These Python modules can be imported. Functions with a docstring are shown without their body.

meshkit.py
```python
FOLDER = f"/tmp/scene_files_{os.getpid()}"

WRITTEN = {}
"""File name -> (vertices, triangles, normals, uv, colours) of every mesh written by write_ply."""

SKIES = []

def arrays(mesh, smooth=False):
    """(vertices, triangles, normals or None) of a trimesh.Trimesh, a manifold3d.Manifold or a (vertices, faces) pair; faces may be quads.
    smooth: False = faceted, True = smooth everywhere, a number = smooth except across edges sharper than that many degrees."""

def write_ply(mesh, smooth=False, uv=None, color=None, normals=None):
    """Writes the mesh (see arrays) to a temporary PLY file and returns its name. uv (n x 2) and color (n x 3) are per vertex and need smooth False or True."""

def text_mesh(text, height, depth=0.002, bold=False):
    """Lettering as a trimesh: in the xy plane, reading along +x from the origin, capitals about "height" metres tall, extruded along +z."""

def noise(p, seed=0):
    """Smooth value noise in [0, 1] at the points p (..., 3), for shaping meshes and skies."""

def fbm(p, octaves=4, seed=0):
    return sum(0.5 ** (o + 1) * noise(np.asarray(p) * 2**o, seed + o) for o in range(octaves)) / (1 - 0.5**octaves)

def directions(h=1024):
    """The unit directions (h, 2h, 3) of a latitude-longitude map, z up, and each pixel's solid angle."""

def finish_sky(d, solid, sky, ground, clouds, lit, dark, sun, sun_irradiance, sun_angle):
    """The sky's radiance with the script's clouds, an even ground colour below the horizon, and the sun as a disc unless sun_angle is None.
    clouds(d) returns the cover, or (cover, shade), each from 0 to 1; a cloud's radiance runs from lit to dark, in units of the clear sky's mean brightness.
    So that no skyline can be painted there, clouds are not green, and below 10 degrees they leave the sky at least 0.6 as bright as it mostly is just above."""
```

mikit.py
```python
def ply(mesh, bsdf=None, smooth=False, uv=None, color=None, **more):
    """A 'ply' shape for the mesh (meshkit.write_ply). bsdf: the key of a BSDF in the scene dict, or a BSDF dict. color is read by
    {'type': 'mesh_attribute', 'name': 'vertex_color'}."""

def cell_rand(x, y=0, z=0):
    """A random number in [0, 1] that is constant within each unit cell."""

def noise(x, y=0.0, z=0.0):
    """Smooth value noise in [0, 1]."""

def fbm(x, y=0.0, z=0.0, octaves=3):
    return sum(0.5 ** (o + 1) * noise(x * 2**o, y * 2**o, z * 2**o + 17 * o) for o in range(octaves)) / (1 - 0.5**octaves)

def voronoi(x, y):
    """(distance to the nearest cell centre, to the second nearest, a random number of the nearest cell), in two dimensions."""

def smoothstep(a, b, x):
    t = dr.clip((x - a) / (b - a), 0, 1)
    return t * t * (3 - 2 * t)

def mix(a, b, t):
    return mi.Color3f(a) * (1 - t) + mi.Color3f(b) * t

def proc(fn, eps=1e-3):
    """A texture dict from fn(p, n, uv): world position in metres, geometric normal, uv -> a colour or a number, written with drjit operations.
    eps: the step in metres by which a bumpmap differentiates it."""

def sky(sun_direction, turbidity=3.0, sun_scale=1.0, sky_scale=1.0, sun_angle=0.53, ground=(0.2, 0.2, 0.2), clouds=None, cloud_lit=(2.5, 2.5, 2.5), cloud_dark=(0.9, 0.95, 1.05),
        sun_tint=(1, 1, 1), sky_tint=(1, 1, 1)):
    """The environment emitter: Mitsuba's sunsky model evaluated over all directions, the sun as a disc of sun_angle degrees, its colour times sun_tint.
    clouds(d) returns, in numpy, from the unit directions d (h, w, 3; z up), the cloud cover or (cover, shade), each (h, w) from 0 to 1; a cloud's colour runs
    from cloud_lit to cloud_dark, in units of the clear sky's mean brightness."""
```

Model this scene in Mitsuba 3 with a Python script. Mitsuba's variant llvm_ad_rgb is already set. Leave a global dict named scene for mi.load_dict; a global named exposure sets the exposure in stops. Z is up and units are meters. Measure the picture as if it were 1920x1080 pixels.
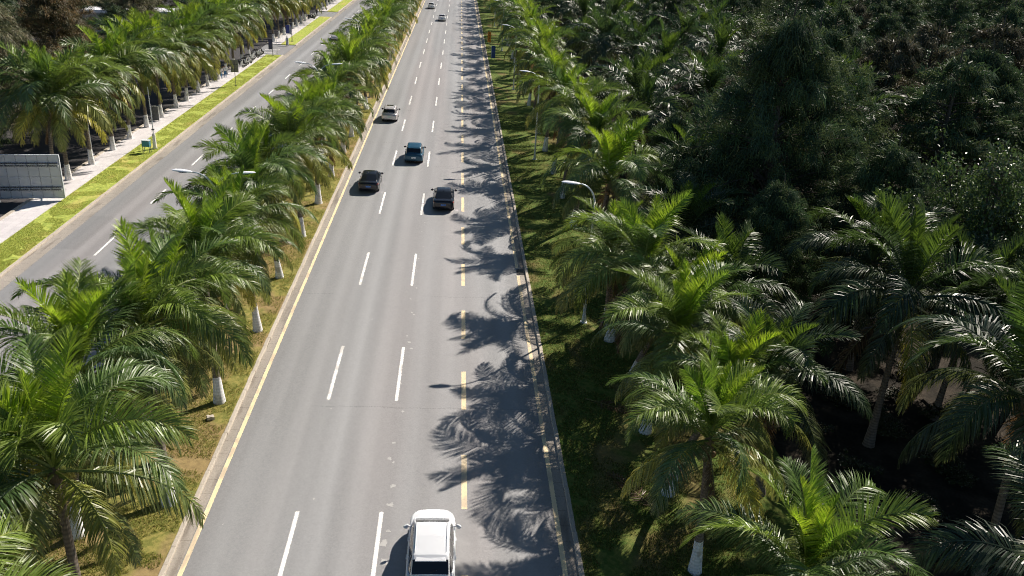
import math, random
import numpy as np, trimesh, mitsuba as mi, mikit, meshkit
import drjit as dr
import manifold3d as m3
from shapely.geometry import Polygon
from mikit import ply, proc, noise, fbm, smoothstep, mix, cell_rand, voronoi

T = mi.ScalarTransform4f
scene, labels = {}, {}
R = np.random.default_rng(7)

# ------------------------------------------------------------------ camera, sky, exposure
EYE = np.array([0, 0, 23.27])
FORWARD, UP = np.array([0.07035, 0.91446, -0.39852]), np.array([-0.02419, 0.40095, 0.91578])
scene['camera'] = {'type': 'perspective', 'fov': 62.2, 'fov_axis': 'x', 'near_clip': 0.5, 'far_clip': 4000.0,
                   'to_world': T().look_at(origin=EYE.tolist(), target=(EYE + FORWARD * 10).tolist(), up=UP.tolist())}
SUN = (0.80, 0.88, 1.0)
scene['sky'] = mikit.sky(SUN, turbidity=3, sky_scale=0.40, sun_tint=(0.94, 1.05, 1.30))
exposure = 2.4

# ------------------------------------------------------------------ helpers
def number(name):
    if name not in USED:
        USED[name] = 0
        return name
    USED[name] += 1
    return f'{name}_{USED[name]:03d}'
USED = {}

def tag(key, label=None, cat=None, group=None, kind=None):
    d = {k: v for k, v in (('label', label), ('category', cat), ('group', group), ('kind', kind)) if v}
    if d: labels[key] = d
    return key

def thing(name, label, cat, group=None, kind=None):
    return tag(number(name), label, cat, group, kind)

def put(key, shape, label=None, cat=None, group=None, kind=None):
    scene[key] = shape
    return tag(key, label, cat, group, kind)

def part(holder, name, shape, label=None, kind=None):
    return put(number(f'{holder}__{name}'), shape, label, None, None, kind)

def at(shape, m):
    return {**shape, 'to_world': m}

def move(x=0, y=0, z=0, rz=0, s=1.0):
    return T().translate([x, y, z]).rotate([0, 0, 1], rz).scale(s)

def cat_mesh(ms):
    return trimesh.util.concatenate(ms)

def box(x0, x1, y0, y1, z0, z1):
    m = trimesh.creation.box((x1 - x0, y1 - y0, z1 - z0))
    m.apply_translation(((x0 + x1) / 2, (y0 + y1) / 2, (z0 + z1) / 2))
    return m

def quad(x0, x1, y0, y1, z):
    return (np.array([[x0, y0, z], [x1, y0, z], [x1, y1, z], [x0, y1, z]], float), np.array([[0, 1, 2], [0, 2, 3]]))

def tube(pts, rad, sides=8, cap=True):
    p = np.asarray(pts, float); n = len(p)
    r = np.broadcast_to(np.asarray(rad, float), (n,))
    t = np.gradient(p, axis=0); t /= np.linalg.norm(t, axis=1, keepdims=True) + 1e-12
    ref = np.array([0, 0, 1.0]) if abs(t[:, 2]).mean() < 0.8 else np.array([1.0, 0, 0])
    a = np.cross(t, ref); a /= np.linalg.norm(a, axis=1, keepdims=True) + 1e-12
    b = np.cross(t, a)
    g = np.arange(sides) * 2 * np.pi / sides
    v = p[:, None] + r[:, None, None] * (np.cos(g)[None, :, None] * a[:, None] + np.sin(g)[None, :, None] * b[:, None])
    i, j = np.meshgrid(np.arange(n - 1), np.arange(sides), indexing='ij')
    q = np.stack([i * sides + j, i * sides + (j + 1) % sides, (i + 1) * sides + (j + 1) % sides, (i + 1) * sides + j], -1).reshape(-1, 4)
    f = np.vstack([q[:, [0, 2, 1]], q[:, [0, 3, 2]]])
    v = v.reshape(-1, 3)
    if cap:
        v = np.vstack([v, p[0], p[-1]]); k = np.arange(sides); m = len(v)
        f = np.vstack([f, np.stack([k, (k + 1) % sides, k * 0 + m - 2], 1),
                       np.stack([(n - 1) * sides + (k + 1) % sides, (n - 1) * sides + k, k * 0 + m - 1], 1)])
    return trimesh.Trimesh(v, f, process=False)

def hull(pts_r, seg=12):
    ms = [m3.Manifold.sphere(r, seg).translate(p) for p, r in pts_r]
    return m3.Manifold.batch_hull(ms)

def man(m):
    q = m.to_mesh()
    return trimesh.Trimesh(q.vert_properties[:, :3], q.tri_verts, process=False)

def to_man(tm):
    tm = trimesh.Trimesh(tm.vertices, tm.faces, process=True)
    return m3.Manifold(m3.Mesh(np.asarray(tm.vertices, np.float32), np.asarray(tm.faces, np.uint32)))

def loft(rings, close_ends=True):
    rings = np.asarray(rings, float); n, k, _ = rings.shape
    v = rings.reshape(-1, 3)
    i, j = np.meshgrid(np.arange(n - 1), np.arange(k), indexing='ij')
    q = np.stack([i * k + j, i * k + (j + 1) % k, (i + 1) * k + (j + 1) % k, (i + 1) * k + j], -1).reshape(-1, 4)
    f = np.vstack([q[:, [0, 1, 2]], q[:, [0, 2, 3]]])
    if close_ends:
        m = len(v); v = np.vstack([v, rings[0].mean(0), rings[-1].mean(0)]); j = np.arange(k)
        f = np.vstack([f, np.stack([(j + 1) % k, j, j * 0 + m], 1), np.stack([(n - 1) * k + j, (n - 1) * k + (j + 1) % k, j * 0 + m + 1], 1)])
    t = trimesh.Trimesh(v, f, process=False)
    if t.volume < 0: t.invert()
    return t

# ------------------------------------------------------------------ materials
def mat(key, d):
    scene[key] = d; return key
def rgb(*c): return {'type': 'rgb', 'value': list(c)}
def pr(base, rough=0.6, spec=0.5, **k):
    return {'type': 'principled', 'base_color': base, 'roughness': rough, 'specular': spec, **k}
def two(d): return {'type': 'twosided', 'bsdf': d}
VC = {'type': 'mesh_attribute', 'name': 'vertex_color'}

def asphalt(p, n, uv):
    x, y = p.x, p.y
    band = fbm(x * 0.9 + fbm(y * 0.02, x * 0.1, octaves=2) * 1.2, y * 0.006, octaves=3) - 0.5
    lane = (x + 9.9) / 3.52; lf = lane - dr.floor(lane)
    track = smoothstep(0.16, 0.05, dr.abs(lf - 0.27)) + smoothstep(0.16, 0.05, dr.abs(lf - 0.73))
    oil = smoothstep(0.13, 0.0, dr.abs(lf - 0.5)) * smoothstep(0.3, 0.7, fbm(x * 0.4, y * 0.03, 5.0, octaves=2))
    band = band + 0.30 * (track - 0.35) - 0.22 * oil
    blotch = fbm(x * 0.25, y * 0.05, 3.0, octaves=4) - 0.5
    grain = fbm(x * 14, y * 14, octaves=2) - 0.5
    fine = noise(x * 60, y * 60) - 0.5
    tone = 0.27 * (1 + 0.30 * band + 0.22 * blotch + 0.16 * grain + 0.14 * fine)
    # transverse sealed joints every so often and short cracks
    yy = y + 0.25 * (fbm(x * 0.8, y * 0.1, octaves=3) - 0.5) + x * 0.01
    seg = dr.floor(yy / 11.3)
    off = (yy - seg * 11.3) - 2 - 7 * cell_rand(seg, 5)
    crack = (1 - smoothstep(0.0, 0.035, dr.abs(off))) * smoothstep(0.35, 0.6, noise(x * 0.35, seg * 3.1))
    patch = smoothstep(0.985, 0.99, cell_rand(dr.floor(x / 1.75 + 0.3), dr.floor(y / 7.3), 8)) * 0.09
    tone = tone * (1 - 0.35 * crack) * (1 - patch)
    warm = smoothstep(0.35, 0.75, fbm(x * 0.35, y * 0.015, 9.0, octaves=2))
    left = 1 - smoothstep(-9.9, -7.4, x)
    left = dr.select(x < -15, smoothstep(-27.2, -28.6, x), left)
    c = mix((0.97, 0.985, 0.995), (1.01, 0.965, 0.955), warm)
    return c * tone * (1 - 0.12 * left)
mat('asphalt', two(pr(proc(asphalt), 0.62, 0.42)))

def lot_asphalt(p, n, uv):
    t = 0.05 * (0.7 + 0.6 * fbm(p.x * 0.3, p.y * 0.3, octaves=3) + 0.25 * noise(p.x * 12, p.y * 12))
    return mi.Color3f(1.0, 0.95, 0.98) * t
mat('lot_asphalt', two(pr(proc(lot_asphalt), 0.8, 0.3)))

def concrete(p, n, uv):
    t = 0.7 + 0.35 * fbm(p.x * 0.8, p.y * 0.25, octaves=3) + 0.25 * (noise(p.x * 25, p.y * 25, p.z * 25) - 0.5)
    f = p.y - dr.floor(p.y)
    joint = 1 - smoothstep(0.0, 0.03, dr.abs(f - 0.5))
    stain = smoothstep(0.55, 0.8, fbm(p.x * 2.2, p.y * 0.35, 4.0, octaves=3))
    return mix((0.36, 0.325, 0.28), (0.19, 0.165, 0.14), stain * 0.7) * t * (1 - 0.4 * joint)
mat('concrete', two(pr(proc(concrete), 0.85, 0.3)))

def pale_kerb(p, n, uv):
    t = 0.75 + 0.4 * fbm(p.x * 1.5, p.y * 0.6, p.z * 3, octaves=3) + 0.2 * (noise(p.x * 30, p.y * 30, p.z * 30) - 0.5)
    return mi.Color3f(0.47, 0.42, 0.35) * t
mat('pale_kerb', two(pr(proc(pale_kerb), 0.8, 0.3)))

def paving(p, n, uv):
    x, y = p.x / 0.6, p.y / 0.6
    fx, fy = x - dr.floor(x), y - dr.floor(y)
    joint = 1 - smoothstep(0.0, 0.03, dr.minimum(dr.minimum(fx, 1 - fx), dr.minimum(fy, 1 - fy)))
    t = 0.86 + 0.12 * cell_rand(x, y) + 0.22 * (fbm(p.x * 0.5, p.y * 0.3, octaves=3) - 0.5)
    return mi.Color3f(0.60, 0.575, 0.575) * t * (1 - 0.25 * joint)
mat('paving', two(pr(proc(paving), 0.8, 0.3)))

def paint(c, lo, seed):
    def fn(p, n, uv):
        wear = smoothstep(0.50, 0.72, fbm(p.x * 3.0, p.y * 1.1, seed, octaves=4))
        scratch = smoothstep(0.6, 0.9, noise(p.x * 40, p.y * 14, seed))
        return mix(c, lo, dr.minimum(0.75 * wear + 0.35 * scratch, 1.0))
    return fn
mat('white_paint', two(pr(proc(paint((0.80, 0.79, 0.76), (0.50, 0.48, 0.45), 2.0)), 0.6, 0.4)))
mat('yellow_paint', two(pr(proc(paint((0.80, 0.65, 0.40), (0.52, 0.43, 0.31), 6.0)), 0.6, 0.4)))

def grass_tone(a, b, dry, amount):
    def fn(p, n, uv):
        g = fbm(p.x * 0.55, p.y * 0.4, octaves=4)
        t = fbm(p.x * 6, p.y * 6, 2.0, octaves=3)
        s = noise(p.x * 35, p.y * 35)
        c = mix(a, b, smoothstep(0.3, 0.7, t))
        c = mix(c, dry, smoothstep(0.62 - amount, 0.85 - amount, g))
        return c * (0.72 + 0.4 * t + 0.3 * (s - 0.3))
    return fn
def bumpy(p, n, uv): return fbm(p.x * 9, p.y * 9, octaves=3) * 0.008
def bumped(d): return two({'type': 'bumpmap', 'arbitrary': proc(bumpy, 0.01), 'scale': 1.0, 'bsdf': d})
mat('median_grass', bumped(pr(proc(grass_tone((0.185, 0.19, 0.05), (0.26, 0.23, 0.07), (0.29, 0.215, 0.10), 0.20)), 0.95, 0.1)))
mat('verge_grass', bumped(pr(proc(grass_tone((0.30, 0.37, 0.075), (0.38, 0.42, 0.095), (0.44, 0.40, 0.12), 0.03)), 0.95, 0.1)))
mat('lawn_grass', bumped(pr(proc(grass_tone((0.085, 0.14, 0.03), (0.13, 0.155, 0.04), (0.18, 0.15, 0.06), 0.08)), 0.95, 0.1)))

def forest_soil(p, n, uv):
    t = fbm(p.x * 0.7, p.y * 0.7, octaves=4); s = noise(p.x * 14, p.y * 14)
    return mix((0.022, 0.020, 0.016), (0.050, 0.041, 0.031), smoothstep(0.35, 0.7, t)) * (0.7 + 0.6 * s)
mat('soil', two(pr(proc(forest_soil), 0.95, 0.1)))

def bark(p, n, uv):
    ring = 0.5 + 0.5 * dr.sin(p.z * 42 + 3 * noise(p.x * 3, p.y * 3, p.z * 2))
    t = fbm(p.x * 9, p.y * 9, p.z * 5, octaves=3)
    return mix((0.12, 0.095, 0.075), (0.27, 0.23, 0.19), t) * (0.65 + 0.4 * ring)
mat('palm_bark', two(pr(proc(bark), 0.9, 0.2)))
def limewash(p, n, uv):
    t = fbm(p.x * 4, p.y * 4, p.z * 2.5, octaves=3)
    return mix((0.80, 0.80, 0.79), (0.50, 0.47, 0.42), smoothstep(0.52, 0.78, t)) * (0.94 + 0.08 * dr.sin(p.z * 40))
mat('limewash', two(pr(proc(limewash), 0.85, 0.2)))
def tree_bark(p, n, uv):
    t = fbm(p.x * 6, p.y * 6, p.z * 1.5, octaves=3)
    return mix((0.05, 0.04, 0.032), (0.15, 0.125, 0.10), t)
mat('tree_bark', two(pr(proc(tree_bark), 0.9, 0.2)))
def foliage(key, trans, rough, weight, spec=0.9):
    scene[key] = {'type': 'blendbsdf', 'weight': weight, 'thin': {'type': 'principledthin', 'base_color': VC, 'roughness': 0.5, 'diff_trans': trans},
                  'waxy': two(pr(VC, rough, spec))}
foliage('palm_leaf', 1.4, 0.42, 0.50, 0.85)
foliage('leaf', 1.2, 0.36, 0.5, 1.0)
foliage('needle', 0.9, 0.5, 0.5, 0.4)
mat('blade', {'type': 'principledthin', 'base_color': VC, 'roughness': 0.6, 'eta': 1.35, 'diff_trans': 0.9})
mat('painted', two(pr(VC, 0.5, 0.5)))
mat('cloth', two(pr(VC, 0.9, 0.2)))
mat('galvanised', two(pr(rgb(0.62, 0.66, 0.69), 0.38, 0.5, metallic=0.25)))
def car_paint(c, metal, rough=0.32):
    return two(pr(rgb(*c), rough, 0.3, metallic=metal, clearcoat=1.0, clearcoat_gloss=0.96))
mat('white_car_paint', car_paint((0.62, 0.64, 0.66), 0.0))
mat('black_car_paint', car_paint((0.006, 0.008, 0.014), 0.0, 0.16))
mat('blue_car_paint', car_paint((0.012, 0.075, 0.13), 0.35))
mat('silver_car_paint', car_paint((0.56, 0.54, 0.54), 0.55, 0.38))
mat('car_glass', two(pr(rgb(0.010, 0.013, 0.017), 0.06, 0.5)))
mat('black_plastic', two(pr(rgb(0.018, 0.018, 0.02), 0.5, 0.4)))
mat('rubber', two(pr(rgb(0.02, 0.02, 0.02), 0.85, 0.3)))
mat('alloy', two(pr(rgb(0.6, 0.6, 0.62), 0.3, 0.5, metallic=0.9)))
mat('tail_red', two(pr(rgb(0.30, 0.015, 0.012), 0.15, 0.6, clearcoat=1.0)))
mat('plate_blue', two(pr(rgb(0.05, 0.17, 0.50), 0.4, 0.5)))
mat('plate_green', two(pr(rgb(0.45, 0.66, 0.58), 0.4, 0.5)))
mat('plate_white', two(pr(rgb(0.75, 0.78, 0.8), 0.4, 0.5)))
def board_metal(p, n, uv):
    t = fbm(p.x * 0.8, p.y * 0.8, p.z * 1.2, octaves=3)
    return mi.Color3f(0.60, 0.61, 0.63) * (0.8 + 0.3 * t)
mat('board_metal', two(pr(proc(board_metal), 0.55, 0.5)))
def wall_plaster(p, n, uv):
    return mi.Color3f(0.62, 0.62, 0.60) * (0.8 + 0.4 * fbm(p.x * 0.5, p.y * 0.5, p.z * 0.7, octaves=3))
mat('plaster', two(pr(proc(wall_plaster), 0.85, 0.2)))

def vc(mesh, color, bsdf='painted', smooth=False):
    v, f, n = meshkit.arrays(mesh, False)
    return ply((v, f), bsdf, smooth, color=np.broadcast_to(np.asarray(color, float), (len(v), 3)))

# ------------------------------------------------------------------ ground, roads, kerbs
Y0, Y1 = -40.0, 330.0
put('ground', ply(quad(-1500, 1500, -800, 2500, -0.06), 'soil'), 'bare brown ground under and around the trees', 'ground', kind='structure')
put('main_road', ply(quad(-10.10, 4.78, Y0, Y1, 0.0), 'asphalt'), 'grey asphalt carriageway with four lanes running away from the viewer', 'road', kind='structure')
put('opposite_road', ply(quad(-28.6, -17.3, Y0, Y1, 0.0), 'asphalt'), 'grey asphalt carriageway beyond the planted median', 'road', kind='structure')
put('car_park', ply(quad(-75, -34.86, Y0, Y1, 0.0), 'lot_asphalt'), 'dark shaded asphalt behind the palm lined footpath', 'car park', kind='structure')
put('gutter', ply(quad(-10.52, -10.10, Y0, Y1, 0.004), 'concrete'), 'pale concrete gutter strip along the left edge of the main road', 'gutter', kind='structure')
put('gutter_001', ply(quad(4.78, 5.20, Y0, Y1, 0.004), 'concrete'), 'grey concrete gutter strip along the shaded right edge of the main road', 'gutter', kind='structure')
put('gutter_002', ply(quad(-29.55, -28.6, Y0, Y1, 0.004), 'concrete'), 'wide pale gutter strip between the opposite road and the grass verge', 'gutter', kind='structure')
USED['gutter'] = 2
put('median', ply(box(-17.0, -10.72, Y0, Y1, -0.3, 0.11), 'median_grass'), 'planted grass median between the two roads', 'median', kind='structure')
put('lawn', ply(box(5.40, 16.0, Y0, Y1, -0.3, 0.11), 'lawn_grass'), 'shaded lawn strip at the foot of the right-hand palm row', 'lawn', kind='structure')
put('forest_floor', ply(box(16.0, 320, Y0, 500, -0.3, 0.10), 'soil'), 'dark leaf littered floor of the wood', 'ground', kind='structure')
for a, b in ((Y0, 149.7), (162.3, 209.2), (220.8, Y1)):
    put(number('verge'), ply(box(-32.35, -29.80, a, b, -0.3, 0.10), 'verge_grass'),
        {Y0: 'nearest bright grass verge, from the billboard to the first driveway', 162.3: 'bright grass verge between the two driveways', 220.8: 'farthest bright grass verge beyond the second driveway'}[a], 'grass verge', kind='structure')
put('footpath', ply(box(-34.62, -32.36, Y0, 149.7, -0.3, 0.115), 'paving'), 'pale paved footpath beside the first grass verge', 'footpath', kind='structure')
put('footpath_001', ply(box(-34.62, -32.36, 162.3, 209.2, -0.3, 0.115), 'paving'), 'pale paved footpath between the two driveways', 'footpath', kind='structure')
put('footpath_002', ply(box(-34.62, -32.36, 220.8, Y1, -0.3, 0.115), 'paving'), 'pale paved footpath beyond the second driveway', 'footpath', kind='structure')
for a, b, l in ((149.9, 162.1, 'nearer'), (209.4, 220.6, 'farther')):
    put(number('driveway'), ply(quad(-34.86, -29.56, a, b, 0.006), 'asphalt'), f'{l} grey driveway crossing the verge', 'driveway', kind='structure')
def edging(a, b):
    return box(-34.85, -34.63, a, b, -0.05, 0.20)
put('edging', ply(cat_mesh([edging(Y0, 149.7), edging(162.3, 209.2), edging(220.8, Y1)]), 'pale_kerb'), 'thin pale kerb edging between the footpath and the car park', 'kerb', kind='structure')

def stone_mesh(w, h=0.135, l=0.985):
    c = 0.02
    p = Polygon([(-w / 2, 0), (w / 2, 0), (w / 2, h - c), (w / 2 - c, h), (-w / 2 + c, h), (-w / 2, h - c)])
    m = trimesh.creation.extrude_polygon(p, l, engine='earcut')
    m.apply_transform(np.array([[1, 0, 0, 0], [0, 0, 1, 0], [0, 1, 0, 0], [0, 0, 0, 1.0]])); m.invert()
    return m
def kerb(x, w, y_near, y_split, label, gaps=()):
    k = thing('kerb', label, 'kerb', kind='structure')
    base = stone_mesh(w)
    if base.volume < 0: base.invert()
    near = ply(base, 'pale_kerb')
    y = y_near
    while y < y_split:
        part(k, 'stone', at(near, move(x + R.normal(0, 0.006), y, R.normal(0, 0.004), R.normal(0, 0.25))))
        y += 1.0
    run = []
    while y < Y1:
        if not any(a < y + 0.5 < b for a, b in gaps):
            m = base.copy(); m.apply_translation((x + R.normal(0, 0.006), y, R.normal(0, 0.004))); run.append(m)
        y += 1.0
    part(k, 'stone_run', ply(cat_mesh(run), 'pale_kerb'), kind='stuff')
kerb(5.30, 0.2, 22, 62, 'kerb of single stones between the right gutter and the shaded lawn')
kerb(-10.62, 0.2, 22, 62, 'kerb of single stones along the median beside the main road')
kerb(-17.15, 0.2, 22, 24, 'kerb along the far side of the median beside the opposite road')
kerb(-29.67, 0.24, 50, 80, 'kerb of single stones along the bright grass verge', gaps=((149.9, 162.1), (209.4, 220.6)))

# painted markings: each dash a piece of its road
def dash(road, x, y0, y1, w, m, z=0.004):
    part(road, 'lane_dash', ply(quad(x - w / 2, x + w / 2, y0, y1, z), m))
for i in range(-1, 18):
    for x in (-6.25, -2.75):
        dash('main_road', x, 29.35 + 15 * i - 6, 29.35 + 15 * i, 0.17, 'white_paint')
for i in range(-2, 33):
    dash('main_road', 0.75, 33.56 + 8 * i - 4, 33.56 + 8 * i, 0.25, 'yellow_paint')
for i in range(-1, 20):
    for x in (-25.25, -21.6):
        dash('opposite_road', x, 49.5 + 7.9 * i - 3.7 if False else 49.5 + 11.85 * i - 4.0, 49.5 + 11.85 * i, 0.16, 'white_paint')
part('main_road', 'edge_line', ply(quad(-10.06, -9.87, Y0, Y1, 0.008), 'yellow_paint'))
part('main_road', 'edge_line', ply(quad(4.56, 4.77, Y0, 55.6, 0.008), 'yellow_paint'))
part('main_road', 'edge_line', ply(quad(4.56, 4.77, 57.0, Y1, 0.008), 'yellow_paint'))
for x0, y0, w in ((-33.9, 152, 2.6), (-33.9, 156, 2.6)):
    part('driveway', 'white_bar', ply(quad(x0, x0 + w, y0, y0 + 0.35, 0.010), 'white_paint'))
# spilled paint blotches beside the second lane line
blots = []
spots = [(-2.6, 34.5, .16), (-2.72, 33.2, .2), (-2.5, 32.9, .1), (-2.4, 31.1, .2), (-2.4, 29.8, .28), (-2.35, 28.1, .18), (-2.5, 27.4, .3), (-2.4, 26.3, .3), (-2.5, 49.1, .13), (-2.7, 51.2, .12), (-2.4, 48.8, .14),
         (-2.6, 45.8, .12), (-2.45, 45, .2), (-2.3, 44.2, .15), (-2.4, 53, .1), (-2.55, 56, .1), (-2.5, 58.4, .12), (-2.3, 61, .1), (-2.5, 64.2, .14), (-2.35, 66.5, .12), (-2.6, 40.1, .1), (-2.35, 37.3, .12), (-4.9, 48, .08), (-6.0, 37.5, .07), (-9.1, 28.5, .07), (-5.7, 30.2, .1)]
for x, y, r in spots:
    a = np.sort(R.uniform(0, 2 * np.pi, 11)); rr = 0.75 * r * R.uniform(0.45, 1.1, 11)
    v = np.vstack([[x, y, 0.006], np.stack([x + rr * np.cos(a), y + 1.15 * rr * np.sin(a), a * 0 + 0.006], 1)])
    k = np.arange(11)
    blots.append(trimesh.Trimesh(v, np.stack([k * 0, 1 + k, 1 + (k + 1) % 11], 1), process=False))
mat('faded_paint', two(pr(rgb(0.42, 0.415, 0.40), 0.7, 0.3)))
part('main_road', 'paint_blotches', ply(cat_mesh(blots), 'faded_paint'), 'scattered white paint blotches along the lane line', 'stuff')
g = thing('drain_grate', 'dark drain grate at the gap in the right yellow edge line', 'drain grate')
part(g, 'frame', vc(cat_mesh([box(4.58, 4.63, 55.75, 56.75, 0.004, 0.02), box(5.12, 5.17, 55.75, 56.75, 0.004, 0.02), box(4.63, 5.12, 55.75, 55.8, 0.004, 0.02), box(4.63, 5.12, 56.7, 56.75, 0.004, 0.02), box(4.63, 5.12, 55.8, 56.7, 0.005, 0.008)]), (0.02, 0.02, 0.02)))
bar = vc(box(4.635, 5.115, -0.02, 0.02, 0.009, 0.019), (0.07, 0.065, 0.06))
for i in range(9): part(g, 'bar', at(bar, move(0, 55.87 + i * 0.095, 0)))

# grass blades standing on the strips
def tufts(n, xr, yr, z, hmin, hmax, cols, seed, dense_near=True):
    r = np.random.default_rng(seed)
    y = yr[0] + (yr[1] - yr[0]) * (r.random(n) ** 1.6 if dense_near else r.random(n)); x = r.uniform(*xr, n)
    keep = meshkit.fbm(np.stack([x * 0.8, y * 0.8, x * 0], 1), 3, seed) > 0.40
    x, y = x[keep], y[keep]; n = len(x)
    a = r.uniform(0, 2 * np.pi, n); h = r.uniform(hmin, hmax, n); w = r.uniform(0.008, 0.022, n); lean = r.uniform(0.2, 0.9, n) * h; la = r.uniform(0, 2 * np.pi, n)
    b = np.stack([x, y, x * 0 + z], 1); d = np.stack([np.cos(a), np.sin(a), a * 0], 1) * w[:, None]
    tip = b + np.stack([lean * np.cos(la), lean * np.sin(la), h], 1)
    v = np.stack([b - d, b + d, tip], 1).reshape(-1, 3)
    c = np.asarray(cols)[r.integers(0, len(cols), n)] * r.uniform(0.7, 1.25, (n, 1))
    return ply((v, np.arange(3 * n).reshape(-1, 3)), 'blade', False, color=np.repeat(c, 3, 0))
put('grass', tufts(130000, (-16.9, -10.8), (22, 110), 0.11, 0.04, 0.16, [(0.24, 0.26, 0.06), (0.32, 0.27, 0.09), (0.19, 0.23, 0.05)], 1), 'yellowing grass blades on the median', 'grass', kind='stuff')
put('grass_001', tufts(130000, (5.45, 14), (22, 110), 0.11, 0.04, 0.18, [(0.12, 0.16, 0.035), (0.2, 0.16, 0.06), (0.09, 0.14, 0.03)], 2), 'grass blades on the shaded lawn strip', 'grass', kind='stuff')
put('grass_002', tufts(130000, (-32.3, -29.85), (50, 149), 0.10, 0.02, 0.06, [(0.36, 0.40, 0.09), (0.44, 0.45, 0.11), (0.29, 0.34, 0.07)], 3), 'bright grass blades on the nearest verge', 'grass', kind='stuff')

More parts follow.
